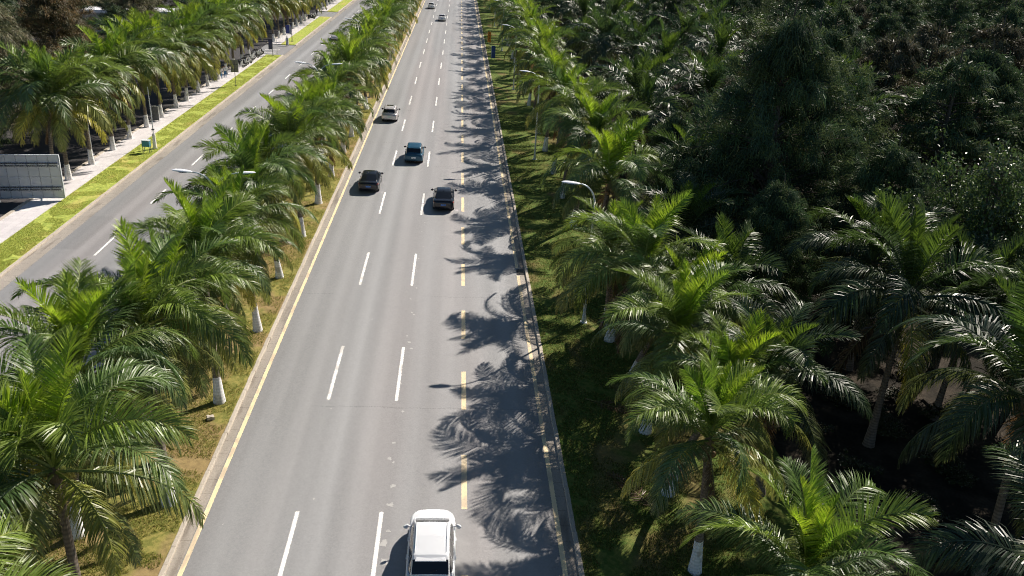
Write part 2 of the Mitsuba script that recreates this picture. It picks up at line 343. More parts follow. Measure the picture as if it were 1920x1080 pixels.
# ------------------------------------------------------------------ coconut palms
def frond(L, a0, droop, gam, grav, col, tipcol, seed, n=112, segs=12, lsegs=3, lw=0.048, lmax=1.12, shred=0.0):
    """One pinnate leaf: rachis in the xz plane from the origin, leaflets on both sides. Returns (vertices, triangles, colours)."""
    r = np.random.default_rng(seed)
    t = np.linspace(0, 1, segs + 1)
    el = np.radians(a0) - droop * t ** 1.7
    az = r.normal(0, 0.10) * t ** 2 * 2
    ds = L / segs
    mid = lambda q: (q[1:] + q[:-1]) / 2
    dx = np.stack([np.cos(mid(el)) * np.cos(mid(az)), np.cos(mid(el)) * np.sin(mid(az)), np.sin(mid(el))], 1)
    P = np.vstack([[0, 0, 0], np.cumsum(dx * ds, 0)])
    Tn = np.stack([np.cos(el) * np.cos(az), np.cos(el) * np.sin(az), np.sin(el)], 1)
    rach = tube(P, np.linspace(0.046, 0.008, segs + 1) * (1 + 0.6 * np.exp(-t * 9)), 4, False)
    V, F, C = [np.asarray(rach.vertices)], [np.asarray(rach.faces)], [np.tile(np.array([0.30, 0.32, 0.09]) * 0.6 + np.array(col) * 0.5, (4 * (segs + 1), 1))]
    at_ = len(V[0])
    u = np.concatenate([np.linspace(0, 1, n)] * 2) + r.normal(0, 0.3 / n, 2 * n)
    s = np.repeat([1.0, -1.0], n)
    keep = r.random(2 * n) > 0.04 + shred * 0.35
    u, s = np.clip(u[keep], 0, 1), s[keep]
    tt = 0.17 + 0.825 * u
    ip = lambda A: np.stack([np.interp(tt, t, A[:, k]) for k in range(3)], 1)
    B, Tg = ip(P), ip(Tn); Tg /= np.linalg.norm(Tg, axis=1, keepdims=True)
    S = np.cross([0, 0, 1.0], Tg); S /= np.linalg.norm(S, axis=1, keepdims=True) + 1e-9
    U = np.cross(Tg, S)
    tw = r.normal(0, 0.25) + r.normal(0, 0.6) * tt
    S, U = S * np.cos(tw)[:, None] + U * np.sin(tw)[:, None], U * np.cos(tw)[:, None] - S * np.sin(tw)[:, None]
    prof = np.interp(u, [0, 0.12, 0.4, 0.75, 1], [0.55, 0.85, 1.0, 0.8, 0.32])
    m = len(u)
    ln = lmax * L / 4.6 * prof * r.uniform(0.88, 1.08, m) * (1 - shred * r.random(m) * 0.6)
    be = np.radians(np.interp(u, [0, 1], [18, 58])) + r.normal(0, 0.07, m)
    ga = np.radians(gam) + r.normal(0, 0.10 + 0.3 * shred, m)
    D = np.cos(be)[:, None] * (s[:, None] * S * np.cos(ga)[:, None] + U * np.sin(ga)[:, None]) + np.sin(be)[:, None] * Tg
    g = grav * r.uniform(0.75, 1.25, m)
    pts, Q = [B], B
    for k in range(lsegs):
        d = D + np.array([0, 0, -1.0]) * (g * (k + 0.4) / lsegs)[:, None] * 1.3
        d /= np.linalg.norm(d, axis=1, keepdims=True)
        Q = Q + d * (ln / lsegs)[:, None]; pts.append(Q)
    W = Tg - (Tg * D).sum(1, keepdims=True) * D; W /= np.linalg.norm(W, axis=1, keepdims=True) + 1e-9
    N = np.cross(D, W); ro = r.normal(0, 0.45, m)
    W = W * np.cos(ro)[:, None] + N * np.sin(ro)[:, None]
    wid = lw * r.uniform(0.8, 1.15, m) * np.interp(u, [0, 0.5, 1], [0.9, 1.0, 0.7])
    prof_w = {3: [0.5, 1.0, 0.8, 0.0], 2: [0.7, 1.0, 0.0]}[lsegs]
    rows = []
    for k in range(lsegs):
        h = (wid * prof_w[k] / 2)[:, None]
        rows += [pts[k] - W * h, pts[k] + W * h]
    rows.append(pts[-1])
    V.append(np.stack(rows, 1).reshape(-1, 3))
    nv = 2 * lsegs + 1
    tri = []
    for k in range(lsegs - 1):
        a = 2 * k; tri += [[a, a + 1, a + 3], [a, a + 3, a + 2]]
    tri.append([2 * lsegs - 2, 2 * lsegs - 1, 2 * lsegs])
    F.append((np.array(tri)[None] + (np.arange(m) * nv)[:, None, None]).reshape(-1, 3) + at_)
    cm = np.array(col) * r.uniform(0.72, 1.28, (m, 1)) * (1 + 0.15 * np.sin(u * 7 + r.random() * 6))[:, None]
    mixt = np.clip(u * 1.2 - 0.55, 0, 1)[:, None] * r.uniform(0.2, 1, (m, 1))
    c0 = cm * (1 - 0.35 * mixt) + np.array(tipcol) * 0.35 * mixt
    tipmix = np.zeros(nv); tipmix[-1] = 0.75; tipmix[-3:-1] = 0.25
    cc = c0[:, None, :] * (1 - tipmix[None, :, None]) + np.array(tipcol) * tipmix[None, :, None]
    C.append(cc.reshape(-1, 3))
    return np.vstack(V), np.vstack(F), np.vstack(C)

YOUNG, MID, DEEP, OLD, YEL, DEAD = (0.340, 0.470, 0.035), (0.165, 0.245, 0.042), (0.115, 0.180, 0.044), (0.215, 0.245, 0.055), (0.420, 0.405, 0.080), (0.17, 0.095, 0.05)
TG, TY, TB = (0.10, 0.13, 0.03), (0.24, 0.20, 0.05), (0.22, 0.15, 0.07)
#          L    a0   droop gam grav  col   tip
CLASSES = [(3.2, 84, 0.25, 48, 0.05, YOUNG, TG), (4.0, 77, 0.60, 42, 0.20, YOUNG, TG), (4.6, 68, 1.30, 32, 0.40, MID, TG), (5.1, 56, 1.80, 22, 0.60, MID, TG),
           (5.1, 43, 2.05, 10, 0.80, DEEP, TG), (5.0, 27, 2.00, -2, 0.95, DEEP, TY), (4.8, 8, 1.70, -12, 1.05, OLD, TY), (4.5, -16, 1.25, -22, 1.15, OLD, TY),
           (4.5, -6, 1.55, -20, 1.1, YEL, TY), (3.8, -50, 0.6, -30, 1.2, DEAD, TB)]
NV = 3
for c, (L, a0, dp, gm, gv, col, tip) in enumerate(CLASSES):
    for v in range(NV):
        far = frond(L, a0, dp * (0.85 + 0.15 * v), gm, gv, col, tip, 900 + c * 10 + v, n=56, segs=8, lsegs=2, lw=0.078)
        near = frond(L, a0, dp * (0.85 + 0.15 * v), gm, gv, col, tip, 500 + c * 10 + v, shred=0.7 if c == 9 else 0.12 * (v == 2))
        tint = [np.array([1.0, 1.0, 1.0]), np.array([0.72, 0.82, 1.0]), np.array([1.12, 1.10, 0.9])][v]   # fresher, bluer and yellower leaves
        near, far = (near[0], near[1], near[2] * tint), (far[0], far[1], far[2] * tint)
        deep = np.array([0.34, 0.40, 0.66]) if c < 8 else np.array([0.6, 0.6, 0.6])   # wood palms: bluer green, and darkened to put tree shade into the colour
        for lod, (V, F, C) in (('near', near), ('far', far)):
            scene[f'frond_{lod}_{c}_{v}'] = {'type': 'shapegroup', 'leaf': ply((V, F), 'palm_leaf', False, color=C)}
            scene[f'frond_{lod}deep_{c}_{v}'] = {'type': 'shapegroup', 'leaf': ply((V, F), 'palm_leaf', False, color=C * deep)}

def crown_plan(n, seed, yellow=0.25, dead=0.06, hang=1.0):
    """(class, variant, azimuth, scale, lift, tilt) for each frond of a crown."""
    r = np.random.default_rng(seed); out = []
    phase = r.uniform(0, 360)
    for i in range(n):
        u = i / (n - 1)
        c = int(np.clip(round(u ** 0.95 * 7.7 * hang - 0.1 + r.normal(0, 0.45)), 0, 7))
        if u > 0.72 and r.random() < yellow: c = 8
        if u > 0.85 and r.random() < dead * 4: c = 9
        out.append((c, int(r.integers(0, NV)), phase + 137.5 * i + r.normal(0, 9), r.uniform(0.86, 1.1), 0.35 * (1 - u), r.normal(0, 6)))
    return out

def fronds_as_mesh(seed, n, lod='far'):
    vs, fs, cs, k = [], [], [], 0
    for c, v, az, s, lift, tilt in crown_plan(n, seed):
        g = meshkit.WRITTEN[scene[f'frond_{lod}_{c}_{v}']['leaf']['filename']]
        M = np.array(T().translate([0, 0, lift]).rotate([0, 0, 1], az).rotate([1, 0, 0], tilt).scale(s).matrix)
        vs.append(g[0] @ M[:3, :3].T + M[:3, 3]); fs.append(g[1] + k); cs.append(g[4]); k += len(g[0])
    return np.vstack(vs), np.vstack(fs), np.vstack(cs)
for i in range(4):
    V, F, C = fronds_as_mesh(70 + i, 26)
    scene[f'whole_crown_{i}'] = {'type': 'shapegroup', 'leaf': ply((V, F), 'palm_leaf', False, color=C)}

NUT = cat_mesh([trimesh.Trimesh(*(lambda s: (s.vertices * [0.10, 0.10, 0.13] + [0.24 * math.cos(a), 0.24 * math.sin(a), -0.12 - 0.14 * (k % 3)], s.faces))(trimesh.creation.icosphere(1)), process=False) for k, a in enumerate(np.linspace(0, 6.0, 9))])
NUTS = [vc(NUT, (0.20, 0.20, 0.05), smooth=True), vc(NUT, (0.22, 0.13, 0.06), smooth=True)]
SHAFT_A = np.linspace(0, 1, 6)
SHAFT = vc(tube(np.stack([SHAFT_A * 0, SHAFT_A * 0, -0.55 + 1.0 * SHAFT_A], 1), [0.15, 0.20, 0.23, 0.20, 0.13, 0.05], 8), (0.13, 0.10, 0.06), 'cloth', True)

def palm(label, base, crown, seed, n=20, lod='near', white=1.45, group=None, yellow=0.25, dead=0.06, scale=1.0, nuts=True, name='coconut_palm'):
    r = np.random.default_rng(seed + 1000)
    k = thing(name, label, 'palm tree', group)
    b, c = np.asarray(base, float), np.asarray(crown, float)
    q = np.linspace(0, 1, 15)
    ctrl = np.array([b[0] + 0.25 * (c[0] - b[0]), b[1] + 0.25 * (c[1] - b[1]), b[2] + 0.55 * (c[2] - b[2])])
    path = (1 - q)[:, None] ** 2 * b + 2 * (q * (1 - q))[:, None] * ctrl + q[:, None] ** 2 * c
    path[0, 2] -= 0.2
    rad = (0.145 + 0.17 * np.exp(-q * 9) + 0.02 * (1 - q)) * r.uniform(0.9, 1.12)
    sides = 10 if 'near' in lod else 7
    part(k, 'trunk', ply(tube(path, rad, sides), 'palm_bark', 40))
    if white:
        zt = b[2] + white * r.uniform(0.9, 1.15); zs = np.linspace(b[2] - 0.05, zt, 6)
        wp = np.stack([np.interp(zs, path[:, 2], path[:, i]) for i in range(3)], 1)
        wr = np.interp(zs, path[:, 2], rad) + 0.008
        part(k, 'painted_base', ply(tube(wp, wr, sides + 2), 'limewash', 40))
    if lod == 'whole':
        part(k, 'crown', {'type': 'instance', 'sg': {'type': 'ref', 'id': f'whole_crown_{seed % 4}'}, 'to_world': move(*c, r.uniform(0, 360), scale)})
        return k
    part(k, 'leaf_sheath', at(SHAFT, move(*c)))
    if nuts: part(k, 'coconut_bunch', at(NUTS[seed % 2], move(c[0], c[1], c[2] - 0.25, r.uniform(0, 360))))
    for cl, v, az, s, lift, tilt in crown_plan(n, seed, yellow, dead):
        part(k, 'frond', {'type': 'instance', 'sg': {'type': 'ref', 'id': f'frond_{lod}_{cl}_{v}'},
                          'to_world': T().translate([c[0], c[1], c[2] + lift]).rotate([0, 0, 1], az).rotate([1, 0, 0], tilt).scale(s * scale)})
    return k

ORD = ['first', 'second', 'third', 'fourth', 'fifth', 'sixth', 'seventh', 'eighth', 'ninth', 'tenth', 'eleventh', 'twelfth', 'thirteenth', 'fourteenth', 'fifteenth', 'sixteenth', 'seventeenth', 'eighteenth', 'nineteenth', 'twentieth']
def lod_of(y): return 'near' if y < 78 else 'far' if y < 150 else 'whole'
# median, row beside the main road
med_a = [21.7, 29.7, 37.8, 45.9, 54.0, 62.1, 70.3, 78.5, 87.5, 94.3, 101.5, 109] + [117 + 8.0 * i for i in range(20)]
lean_a = {21.7: (-12.3, 22.8, 6.6), 29.7: (-12.9, 32.8, 6.6), 37.8: (-12.4, 39.9, 6.5), 45.9: (-12.3, 46.6, 6.2), 54.0: (-12.9, 53.2, 6.6)}
j = 0
for i, y in enumerate(med_a):
    c = lean_a.get(y, (-12.1 + R.normal(0, 0.45), y + R.normal(0, 0.6), 6.4 + R.normal(0, 0.35)))
    if y < 150:
        lab = f'{ORD[i]} coconut palm from the viewer in the median row beside the main road'; g = None
    else:
        lab = 'distant coconut palm in the median row beside the main road'; g = 'far palms of the median row beside the main road'
    palm(lab, (-11.6 + R.normal(0, 0.08), y, 0.1), c, 100 + i, 31 if y < 78 else 27, lod_of(y), group=g, yellow=0.26, dead=0.03, scale=R.uniform(0.92, 1.06))
# median, row beside the opposite road
med_b = [16.5, 23.4, 27.6, 35.5, 43.2, 51.4, 59.8, 68, 76, 84.5, 92, 100, 108] + [116 + 8.2 * i for i in range(19)]
for i, y in enumerate(med_b):
    c = (-13.1 + R.normal(0, 0.35), y + R.normal(0, 0.6), 5.5 + R.normal(0, 0.4))
    if y == 23.4: c = (-15.9, 24.2, 6.3)
    if y == 27.6: c = (-13.9, 28.8, 6.6)
    low = any(-6.5 < y - q < 0.5 for q in (47.8, 86.7, 125.8))
    if low: c = (c[0], c[1] - 1.0, 4.9)
    if y < 150:
        lab = f'{ORD[i]} coconut palm from the viewer in the median row beside the opposite road'; g = None
    else:
        lab = 'distant coconut palm in the median row beside the opposite road'; g = 'far palms of the median row beside the opposite road'
    palm(lab, (-14.5 + R.normal(0, 0.1), y, 0.1), c, 200 + i, 31 if y < 78 else 27, lod_of(y), group=g, yellow=0.12, dead=0.03, scale=0.8 if low else R.uniform(0.98, 1.04) if y < 30 else R.uniform(0.78, 0.95))
# right row, on the lawn
right = [(9.8, 30.6, 11.4, 29.6, 5.8), (9.9, 40.5, 11.4, 37.4, 6.0), (9.9, 16.2, 10.2, 18.3, 6.3), (9.8, 25.7, 9.3, 25.2, 6.4), (9.8, 35.6, 10.0, 32.9, 6.4), (9.6, 45.6, 10.0, 40.8, 6.6), (9.7, 47.6, 9.1, 45.2, 5.5), (9.9, 55.2, 10.5, 55.0, 7.2), (9.8, 66, 11.2, 66.4, 7.1), (9.8, 74, 10.8, 74.5, 7.4)]  # first two palms are added to close gaps in the road shadow
right += [(9.8, y, 10.6 + R.normal(0, 0.5), y + R.normal(0, 0.7), 7.1 + R.normal(0, 0.45)) for y in [82, 91, 99, 107.5, 115.5, 123.5, 132, 140] + [148.5 + 8.4 * i for i in range(16)]]
right.sort(key=lambda q: q[1])
for i, (bx, by, cx, cy, cz) in enumerate(right):
    if by < 150:
        lab = f'{ORD[i]} coconut palm from the viewer in the lawn row right of the main road'; g = None
    else:
        lab = 'distant coconut palm in the row on the lawn right of the main road'; g = 'far palms of the lawn row'
    palm(lab, (bx, by, 0.1), (cx, cy, cz), 300 + i, 29 if by < 78 else 26, lod_of(by), group=g, yellow=0.12, dead=0.16, scale={16.2: 0.84, 25.7: 0.86, 47.6: 0.85, 30.6: 0.82, 40.5: 0.85, 35.6: 0.97}.get(by, 1.08) if by < 60 else R.uniform(0.98, 1.14))
# left row, on the footpath
left = [72.0, 74.8, 79.9, 85.2, 89.9, 95.2, 100.2, 105.8, 110.1, 115.3, 120, 125.3, 129.9, 134.5, 139.8, 145] + [165 + 4.9 * i for i in range(9)] + [224 + 4.9 * i for i in range(15)]
for i, y in enumerate(left):
    c = (-34.0 + R.normal(0, 0.45), y + R.normal(0, 0.7), 6.8 + R.normal(0, 0.5))
    if y == 72.0: c = (-34.3, 74.0, 7.4)
    if y < 150:
        lab = f'{ORD[i]} coconut palm from the viewer along the footpath behind the bright verge'; g = None
    else:
        lab = 'distant coconut palm along the footpath beyond the first driveway'; g = 'far palms of the footpath row'
    palm(lab, (-34.1, y, 0.1), c, 400 + i, 30, 'far' if y < 150 else 'whole', group=g, yellow=0.26, dead=0.03, scale=R.uniform(1.1, 1.32))
# palms inside the wood
wood = [(21.2, 35.0, 7.8, 1.12, 'large shaded coconut palm in front of the dark feathery tree, lower right'),
        (20.6, 25.2, 8.4, 1.15, 'large dark coconut palm at the lower right edge of the picture'),
        (23.2, 42.5, 6.6, 0.95, 'coconut palm half hidden behind the large shaded palm, lower right'),
        (26.2, 37.5, 6.0, 1.0, 'dark coconut palm between the large shaded palm and the glossy leaved tree'),
        (17.8, 17.5, 6.2, 0.95, 'dark coconut palm at the bottom right corner'),
        (22.1, 107.7, 8, 1.2, 'coconut palm in the wood, behind the street lamp at mid height'), (23.8, 99.0, 8, 1.25, 'tall coconut palm with silvery fronds in the wood'),
        (13.6, 31.0, 5.6, 0.9, 'low coconut palm added for shade just behind the third palm of the lawn row'), (13.8, 39.2, 5.8, 0.95, 'low coconut palm added for shade just behind the fifth palm of the lawn row'), (13.9, 47.5, 6.0, 0.95, 'low coconut palm added for shade just behind the seventh palm of the lawn row'),  # low staggered palms added to thicken the shadow on lawn and road
        (20.3, 88.0, 7.4, 1.1, 'coconut palm between the lawn row and the silvery palm'), (24.4, 81.5, 8, 1.15, 'coconut palm with bright yellow green centre beside the dark feathery tree'),
        (30.1, 99.3, 9, 1.15, 'coconut palm behind the bright centred palm in the wood'), (29.7, 114.7, 9, 1.1, 'far coconut palm with upright fronds near the top of the wood'),
        (24.7, 140.7, 9, 1.1, 'coconut palm near the top edge above the bluish bush'), (17.5, 121, 7.8, 1.0, 'coconut palm just behind the lawn row, left of the bluish bush'),
        (43.9, 150.9, 9, 1.2, 'small far coconut palm at the top of the wood'), (37.0, 79.0, 9, 1.1, 'single coconut palm among the brown feathery trees'),
        (59.7, 140.6, 10, 1.2, 'coconut palm at the top edge between brown trees'), (17.2, 58.5, 6.5, 1.0, 'coconut palm in shade behind the lawn row and the nearest right street lamp'),
        (17.0, 76.0, 7.0, 1.05, 'coconut palm close behind the lawn row, below the silvery palm'), (33.0, 108.0, 9.2, 1.1, 'coconut palm at the right of the far palm group'), (36.0, 125.0, 9.5, 1.1, 'coconut palm behind the far palm group')]
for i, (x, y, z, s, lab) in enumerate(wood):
    palm(lab, (x + R.normal(0, 0.5), y + R.normal(0, 0.5), 0.1), (x, y, z), 600 + i, 23, 'neardeep' if y < 60 else 'fardeep', white=0, yellow=0.06, dead=0.08, scale=s * 1.08)  # deep fronds have the shade of the wood put into their colour

# dead fronds lying on the grass
fallen = [(-12.6, 33.6, 0.13, 140, 'withered frond lying on the median beside the small stone block'), (-13.4, 25.6, 0.13, 200, 'withered frond on the median near the bottom of the picture'), (9.2, 29.2, 0.13, 120, 'brown frond lying on the lawn between the second and third lawn palms'),
          (7.2, 38.6, 0.13, -30, 'brown frond lying on the lawn between the fourth and fifth lawn palms'), (11.5, 49.5, 0.13, 75, 'brown frond lying on the lawn near the nearest right street lamp'), (-12.2, 57.8, 0.13, 165, 'withered frond lying on the median between two white palm bases')]
for i, (x, y, z, a, lab) in enumerate(fallen):
    V, F, C = frond(3.4, 2, 0.10, 6, 0.05, DEAD, TB, 1500 + i, n=60, shred=0.5)
    V = V * [1, 1, 0.25] + [0, 0, 0.03]
    put(number('fallen_frond'), at(ply((V, F), 'palm_leaf', False, color=C), move(x, y, z, a)), lab, 'palm frond')

# ------------------------------------------------------------------ feathery (needle) trees and broad-leaved trees
def feathery(seed, col, spread=0.42, n_branch=90, sprays=10, strips=15, thin=1.5):
    """Unit tree 1 m high: trunk with limbs, and a crown of hanging needle sprays."""
    r = np.random.default_rng(seed)
    limbs = [tube([[0, 0, -0.02], [0.006, 0, 0.4], [0.0, 0.008, 0.75], [0, 0, 0.98]], [0.016, 0.011, 0.006, 0.002], 7)]
    pos, dirs, out = [], [], []
    for i in range(n_branch):
        z = 0.10 + 0.86 * (i + r.random()) / n_branch
        ln = spread * (np.interp(z, [0.08, 0.25, 0.5, 0.8, 1.0], [0.75, 1.0, 0.9, 0.5, 0.08])) * r.uniform(0.45, 1.15)
        a = r.uniform(0, 2 * np.pi); e = r.uniform(0.15, 0.7)
        q = np.linspace(0, 1, 5)
        d = np.array([np.cos(a) * np.cos(e), np.sin(a) * np.cos(e), np.sin(e)])
        P = np.array([0, 0, z * 0.93]) + q[:, None] * d * ln + np.outer(q ** 2, [0, 0, -0.25 * ln])
        limbs.append(tube(P, np.linspace(0.0045, 0.001, 5), 3, False))
        for u in np.sqrt(r.uniform(0.06, 1, sprays)):
            pos.append([np.interp(u, q, P[:, k]) for k in range(3)] + r.normal(0, 0.008, 3)); dirs.append(d)
    pos, dirs = np.array(pos), np.array(dirs); m = len(pos)
    tone = np.repeat(r.uniform(0.55, 1.35, m) * (0.8 + 0.4 * meshkit.noise(pos * 9, seed)), strips)
    B = np.repeat(pos, strips, 0) + r.normal(0, 0.011, (m * strips, 3)); k = len(B)
    D = np.repeat(dirs + r.normal(0, 0.35, dirs.shape), strips, 0) * 0.8 + r.normal(0, 0.36, (k, 3)) + [0, 0, -0.05]
    D /= np.linalg.norm(D, axis=1, keepdims=True)
    ln = r.uniform(0.022, 0.062, k)[:, None]
    M = B + D * ln * 0.5; E = M + (D + [0, 0, -1.5]) / np.linalg.norm(D + [0, 0, -1.5], axis=1, keepdims=True) * ln * 0.7
    W = np.cross(D, r.normal(0, 1, (k, 3))); W /= np.linalg.norm(W, axis=1, keepdims=True); W *= 0.0013 * thin
    v = np.stack([B - W, B + W, M - W, M + W, E], 1).reshape(-1, 3)
    f = (np.array([[0, 1, 3], [0, 3, 2], [2, 3, 4]])[None] + (np.arange(k) * 5)[:, None, None]).reshape(-1, 3)
    c = np.repeat(np.asarray(col)[r.integers(0, len(col), m)].repeat(strips, 0) * tone[:, None], 5, 0)
    return cat_mesh(limbs), (v, f, c)

def broadleaf(seed, col, n_clump=420, leaves=24, flat=0.8, size=0.016):
    """Unit tree 1 m high with a spreading crown of leaf clumps on twigs."""
    r = np.random.default_rng(seed)
    limbs = [tube([[0, 0, -0.02], [0.01, 0, 0.25], [0, 0.01, 0.5]], [0.026, 0.02, 0.012], 7)]
    boughs = []
    for i in range(16):
        a = 2.4 * i + r.normal(0, 0.3); e = r.uniform(0.25, 1.25); z = r.uniform(0.25, 0.5); ln = r.uniform(0.3, 0.52)
        q = np.linspace(0, 1, 6); d = np.array([np.cos(a) * np.cos(e), np.sin(a) * np.cos(e), np.sin(e) * flat])
        P = np.array([0, 0, z]) + q[:, None] * d * ln + np.cumsum(r.normal(0, 0.012, (6, 3)), 0)
        boughs.append(P); limbs.append(tube(P, np.linspace(0.010, 0.003, 6), 5, False))
    pos, axis = [], []
    for i in range(n_clump):
        P = boughs[r.integers(0, len(boughs))]; u = np.sqrt(r.uniform(0.08, 1)); q = np.linspace(0, 1, 6)
        c0 = np.array([np.interp(u, q, P[:, k]) for k in range(3)]); off = r.normal(0, 1, 3); off[2] = off[2] * 0.6 + 0.2
        off *= r.uniform(0.03, 0.15) / np.linalg.norm(off)
        pos.append(c0 + off); axis.append(off / np.linalg.norm(off))
        if i % 2 == 0: limbs.append(tube([c0, c0 + off * 0.6, c0 + off], [0.0022, 0.0016, 0.001], 3, False))
    pos, axis = np.array(pos), np.array(axis); m = len(pos)
    B = np.repeat(pos, leaves, 0) + r.normal(0, 0.022, (m * leaves, 3)); k = len(B)
    N = r.normal(0, 0.55, (k, 3)) + [0, 0, 1.0]; N /= np.linalg.norm(N, axis=1, keepdims=True)
    D = np.cross(N, r.normal(0, 1, (k, 3))); D /= np.linalg.norm(D, axis=1, keepdims=True); D[:, 2] -= 0.25
    W = np.cross(N, D); s = (size * r.uniform(0.6, 1.25, k))[:, None]
    v = np.stack([B, B + D * s * 0.5 + W * s * 0.3, B + D * s, B + D * s * 0.5 - W * s * 0.3], 1)
    v[:, 1] += N * s * 0.08; v[:, 3] += N * s * 0.08
    f = (np.array([[0, 1, 2], [0, 2, 3]])[None] + (np.arange(k) * 4)[:, None, None]).reshape(-1, 3)
    tone = np.repeat(r.uniform(0.6, 1.3, m), leaves) * r.uniform(0.8, 1.2, k)
    c = np.repeat(np.asarray(col)[r.integers(0, len(col), k)] * tone[:, None], 4, 0)
    return cat_mesh(limbs), (v.reshape(-1, 3), f, c)

def may_show(x, y, h):
    """Whether a tree standing here comes near the photograph's frame at all; those far outside it are left out."""
    side = np.cross(FORWARD, UP)
    for z in (0.3 * h, 0.65 * h, h):
        d = np.array([x, y, z]) - EYE; c = d @ FORWARD
        if c > 1 and abs(d @ side) / c < 0.62 + 7 / c and abs(d @ UP) / c < 0.36 + 7 / c: return True
    return False
def tree_kind(name, made, m):
    wood_mesh, (v, f, c) = made
    scene[f'{name}_wood'] = {'type': 'shapegroup', 'limb': ply(wood_mesh, 'tree_bark')}
    scene[f'{name}_leaves'] = {'type': 'shapegroup', 'leaf': ply((v, f), m, False, color=c)}
DARKN = [(0.070, 0.120, 0.046), (0.115, 0.155, 0.058), (0.050, 0.088, 0.046)]
BROWNN = [(0.085, 0.088, 0.048), (0.060, 0.072, 0.038), (0.115, 0.100, 0.058)]
OLIVEN = [(0.20, 0.205, 0.10), (0.14, 0.155, 0.075), (0.23, 0.205, 0.125)]
RUSTN = [(0.25, 0.16, 0.065), (0.14, 0.115, 0.055), (0.10, 0.105, 0.045)]
for i in range(2):
    tree_kind(f'dark_feathery_{i}', feathery(10 + i, DARKN, 0.40), 'needle')
    tree_kind(f'brown_feathery_{i}', feathery(20 + i, BROWNN, 0.42), 'needle')
    tree_kind(f'great_feathery_{i}', feathery(14 + i, DARKN, 0.42, 150, 12, 20, 1.1), 'needle')
tree_kind('olive_feathery_0', feathery(30, OLIVEN, 0.42, 130, 11, 18, 1.1), 'needle')
tree_kind('rust_feathery_0', feathery(31, RUSTN, 0.42, 130, 11, 18, 1.1), 'needle')
GLOSSY = [(0.075, 0.125, 0.034), (0.10, 0.155, 0.04), (0.055, 0.095, 0.03)]
BLUISH = [(0.055, 0.115, 0.055), (0.08, 0.145, 0.065)]
LIGHT = [(0.14, 0.21, 0.04), (0.10, 0.165, 0.035)]
tree_kind('glossy_0', broadleaf(40, GLOSSY, 800, 34, 0.8, 0.019), 'leaf')
tree_kind('bluish_0', broadleaf(41, BLUISH, 420, 26, 0.6, 0.022), 'leaf')
tree_kind('light_0', broadleaf(42, LIGHT, 360, 24, 0.8, 0.020), 'leaf')

def tree(kind, label, x, y, h, rot=0, width=1.0, group=None, name='tree', cat='tree', z=0.08):
    k = thing(name, label, cat, group)
    M = T().translate([x, y, z]).rotate([0, 0, 1], rot).scale([h * width, h * width, h])
    part(k, 'trunk', {'type': 'instance', 'sg': {'type': 'ref', 'id': f'{kind}_wood'}, 'to_world': M})
    part(k, 'crown', {'type': 'instance', 'sg': {'type': 'ref', 'id': f'{kind}_leaves'}, 'to_world': M})
    return k

big = [('great_feathery_0', 'big dark feathery tree standing tallest in the middle of the wood', 20.8, 54, 20.0, 0, 0.88),
       ('great_feathery_1', 'dark feathery tree right behind the tallest one', 25.5, 61, 18.5, 40, 0.95),
       ('great_feathery_0', 'dark feathery tree left of the tallest one, above the lawn palms', 17.8, 66.5, 10.5, 140, 1.0),
       ('great_feathery_1', 'dark feathery tree between the tallest one and the glossy leaved tree', 27.5, 50.5, 12.5, 200, 1.1),
       ('brown_feathery_0', 'brownish feathery tree with rusty top right of the tallest tree', 39, 76, 16.5, 0, 1.1),
       ('brown_feathery_1', 'brown feathery tree on the skyline above the glossy tree', 47, 84, 17, 70, 1.05),
       ('great_feathery_0', 'almost black feathery tree above the glossy leaved tree', 43.5, 69, 16.5, 250, 1.0),
       ('brown_feathery_0', 'brown feathery tree at the upper right corner', 56, 88, 17, 130, 1.15),
       ('brown_feathery_1', 'greyish feathery tree at the top above the tallest tree', 33, 88, 16.5, 300, 1.0),
       ('great_feathery_1', 'dark feathery tree at the right edge behind the glossy tree', 47, 60, 13, 90, 1.0),
       ('glossy_0', 'glossy leaved broad tree glinting at the right edge', 28.6, 42.8, 15.2, 20, 0.66),
       ('glossy_0', 'lower glossy leaved tree under the glinting one at the right edge', 30.2, 38.0, 11.5, 160, 0.72),
       ('glossy_0', 'glossy leaved tree in deep shade at the lower right edge', 30.5, 33.5, 6.5, 260, 1.1),
       ('bluish_0', 'bluish green dense bush beside the lawn palms near the top', 18.6, 131, 8.0, 0, 1.15),
       ('bluish_0', 'bluish green broad tree at the top edge beside the brown trees', 42, 112, 10.5, 120, 1.1),
       ('light_0', 'pale green broad tree peeping out at the top right', 50, 112, 10.5, 30, 1.0),
       ('light_0', 'yellowish green small tree in the upper right shade', 61, 104, 10, 210, 1.0),
       ('great_feathery_0', 'added dark feathery tree at the right edge, shading below the glossy leaved tree', 30.5, 33.5, 16.5, 30, 0.8),  # extra tree, mostly out of view, added to shade the large palms
       ('great_feathery_1', 'dark feathery tree added at the lower right edge for its shade', 29.0, 25.5, 16.0, 190, 0.8),  # another tree added beyond the view to keep the lower right dark
       ('great_feathery_0', 'dark feathery tree at the far right edge in the middle of the wood', 46, 55, 12, 110, 1.05),
       ('great_feathery_1', 'dark feathery tree behind the glossy leaved tree', 37.5, 52.5, 9.5, 300, 1.0),
       ('great_feathery_0', 'low dark feathery tree in front of the tallest one', 18.6, 45.5, 11.0, 210, 0.9),
       ('great_feathery_1', 'dark feathery tree left of the tallest one, behind the lawn palms', 16.8, 57.0, 10.5, 20, 0.95)]
for kd, lab, x, y, h, rot, w in big:
    tree(kd, lab, x, y, h, rot, w, name='feathery_tree' if 'feathery' in kd else 'broadleaf_tree')
r = np.random.default_rng(99)
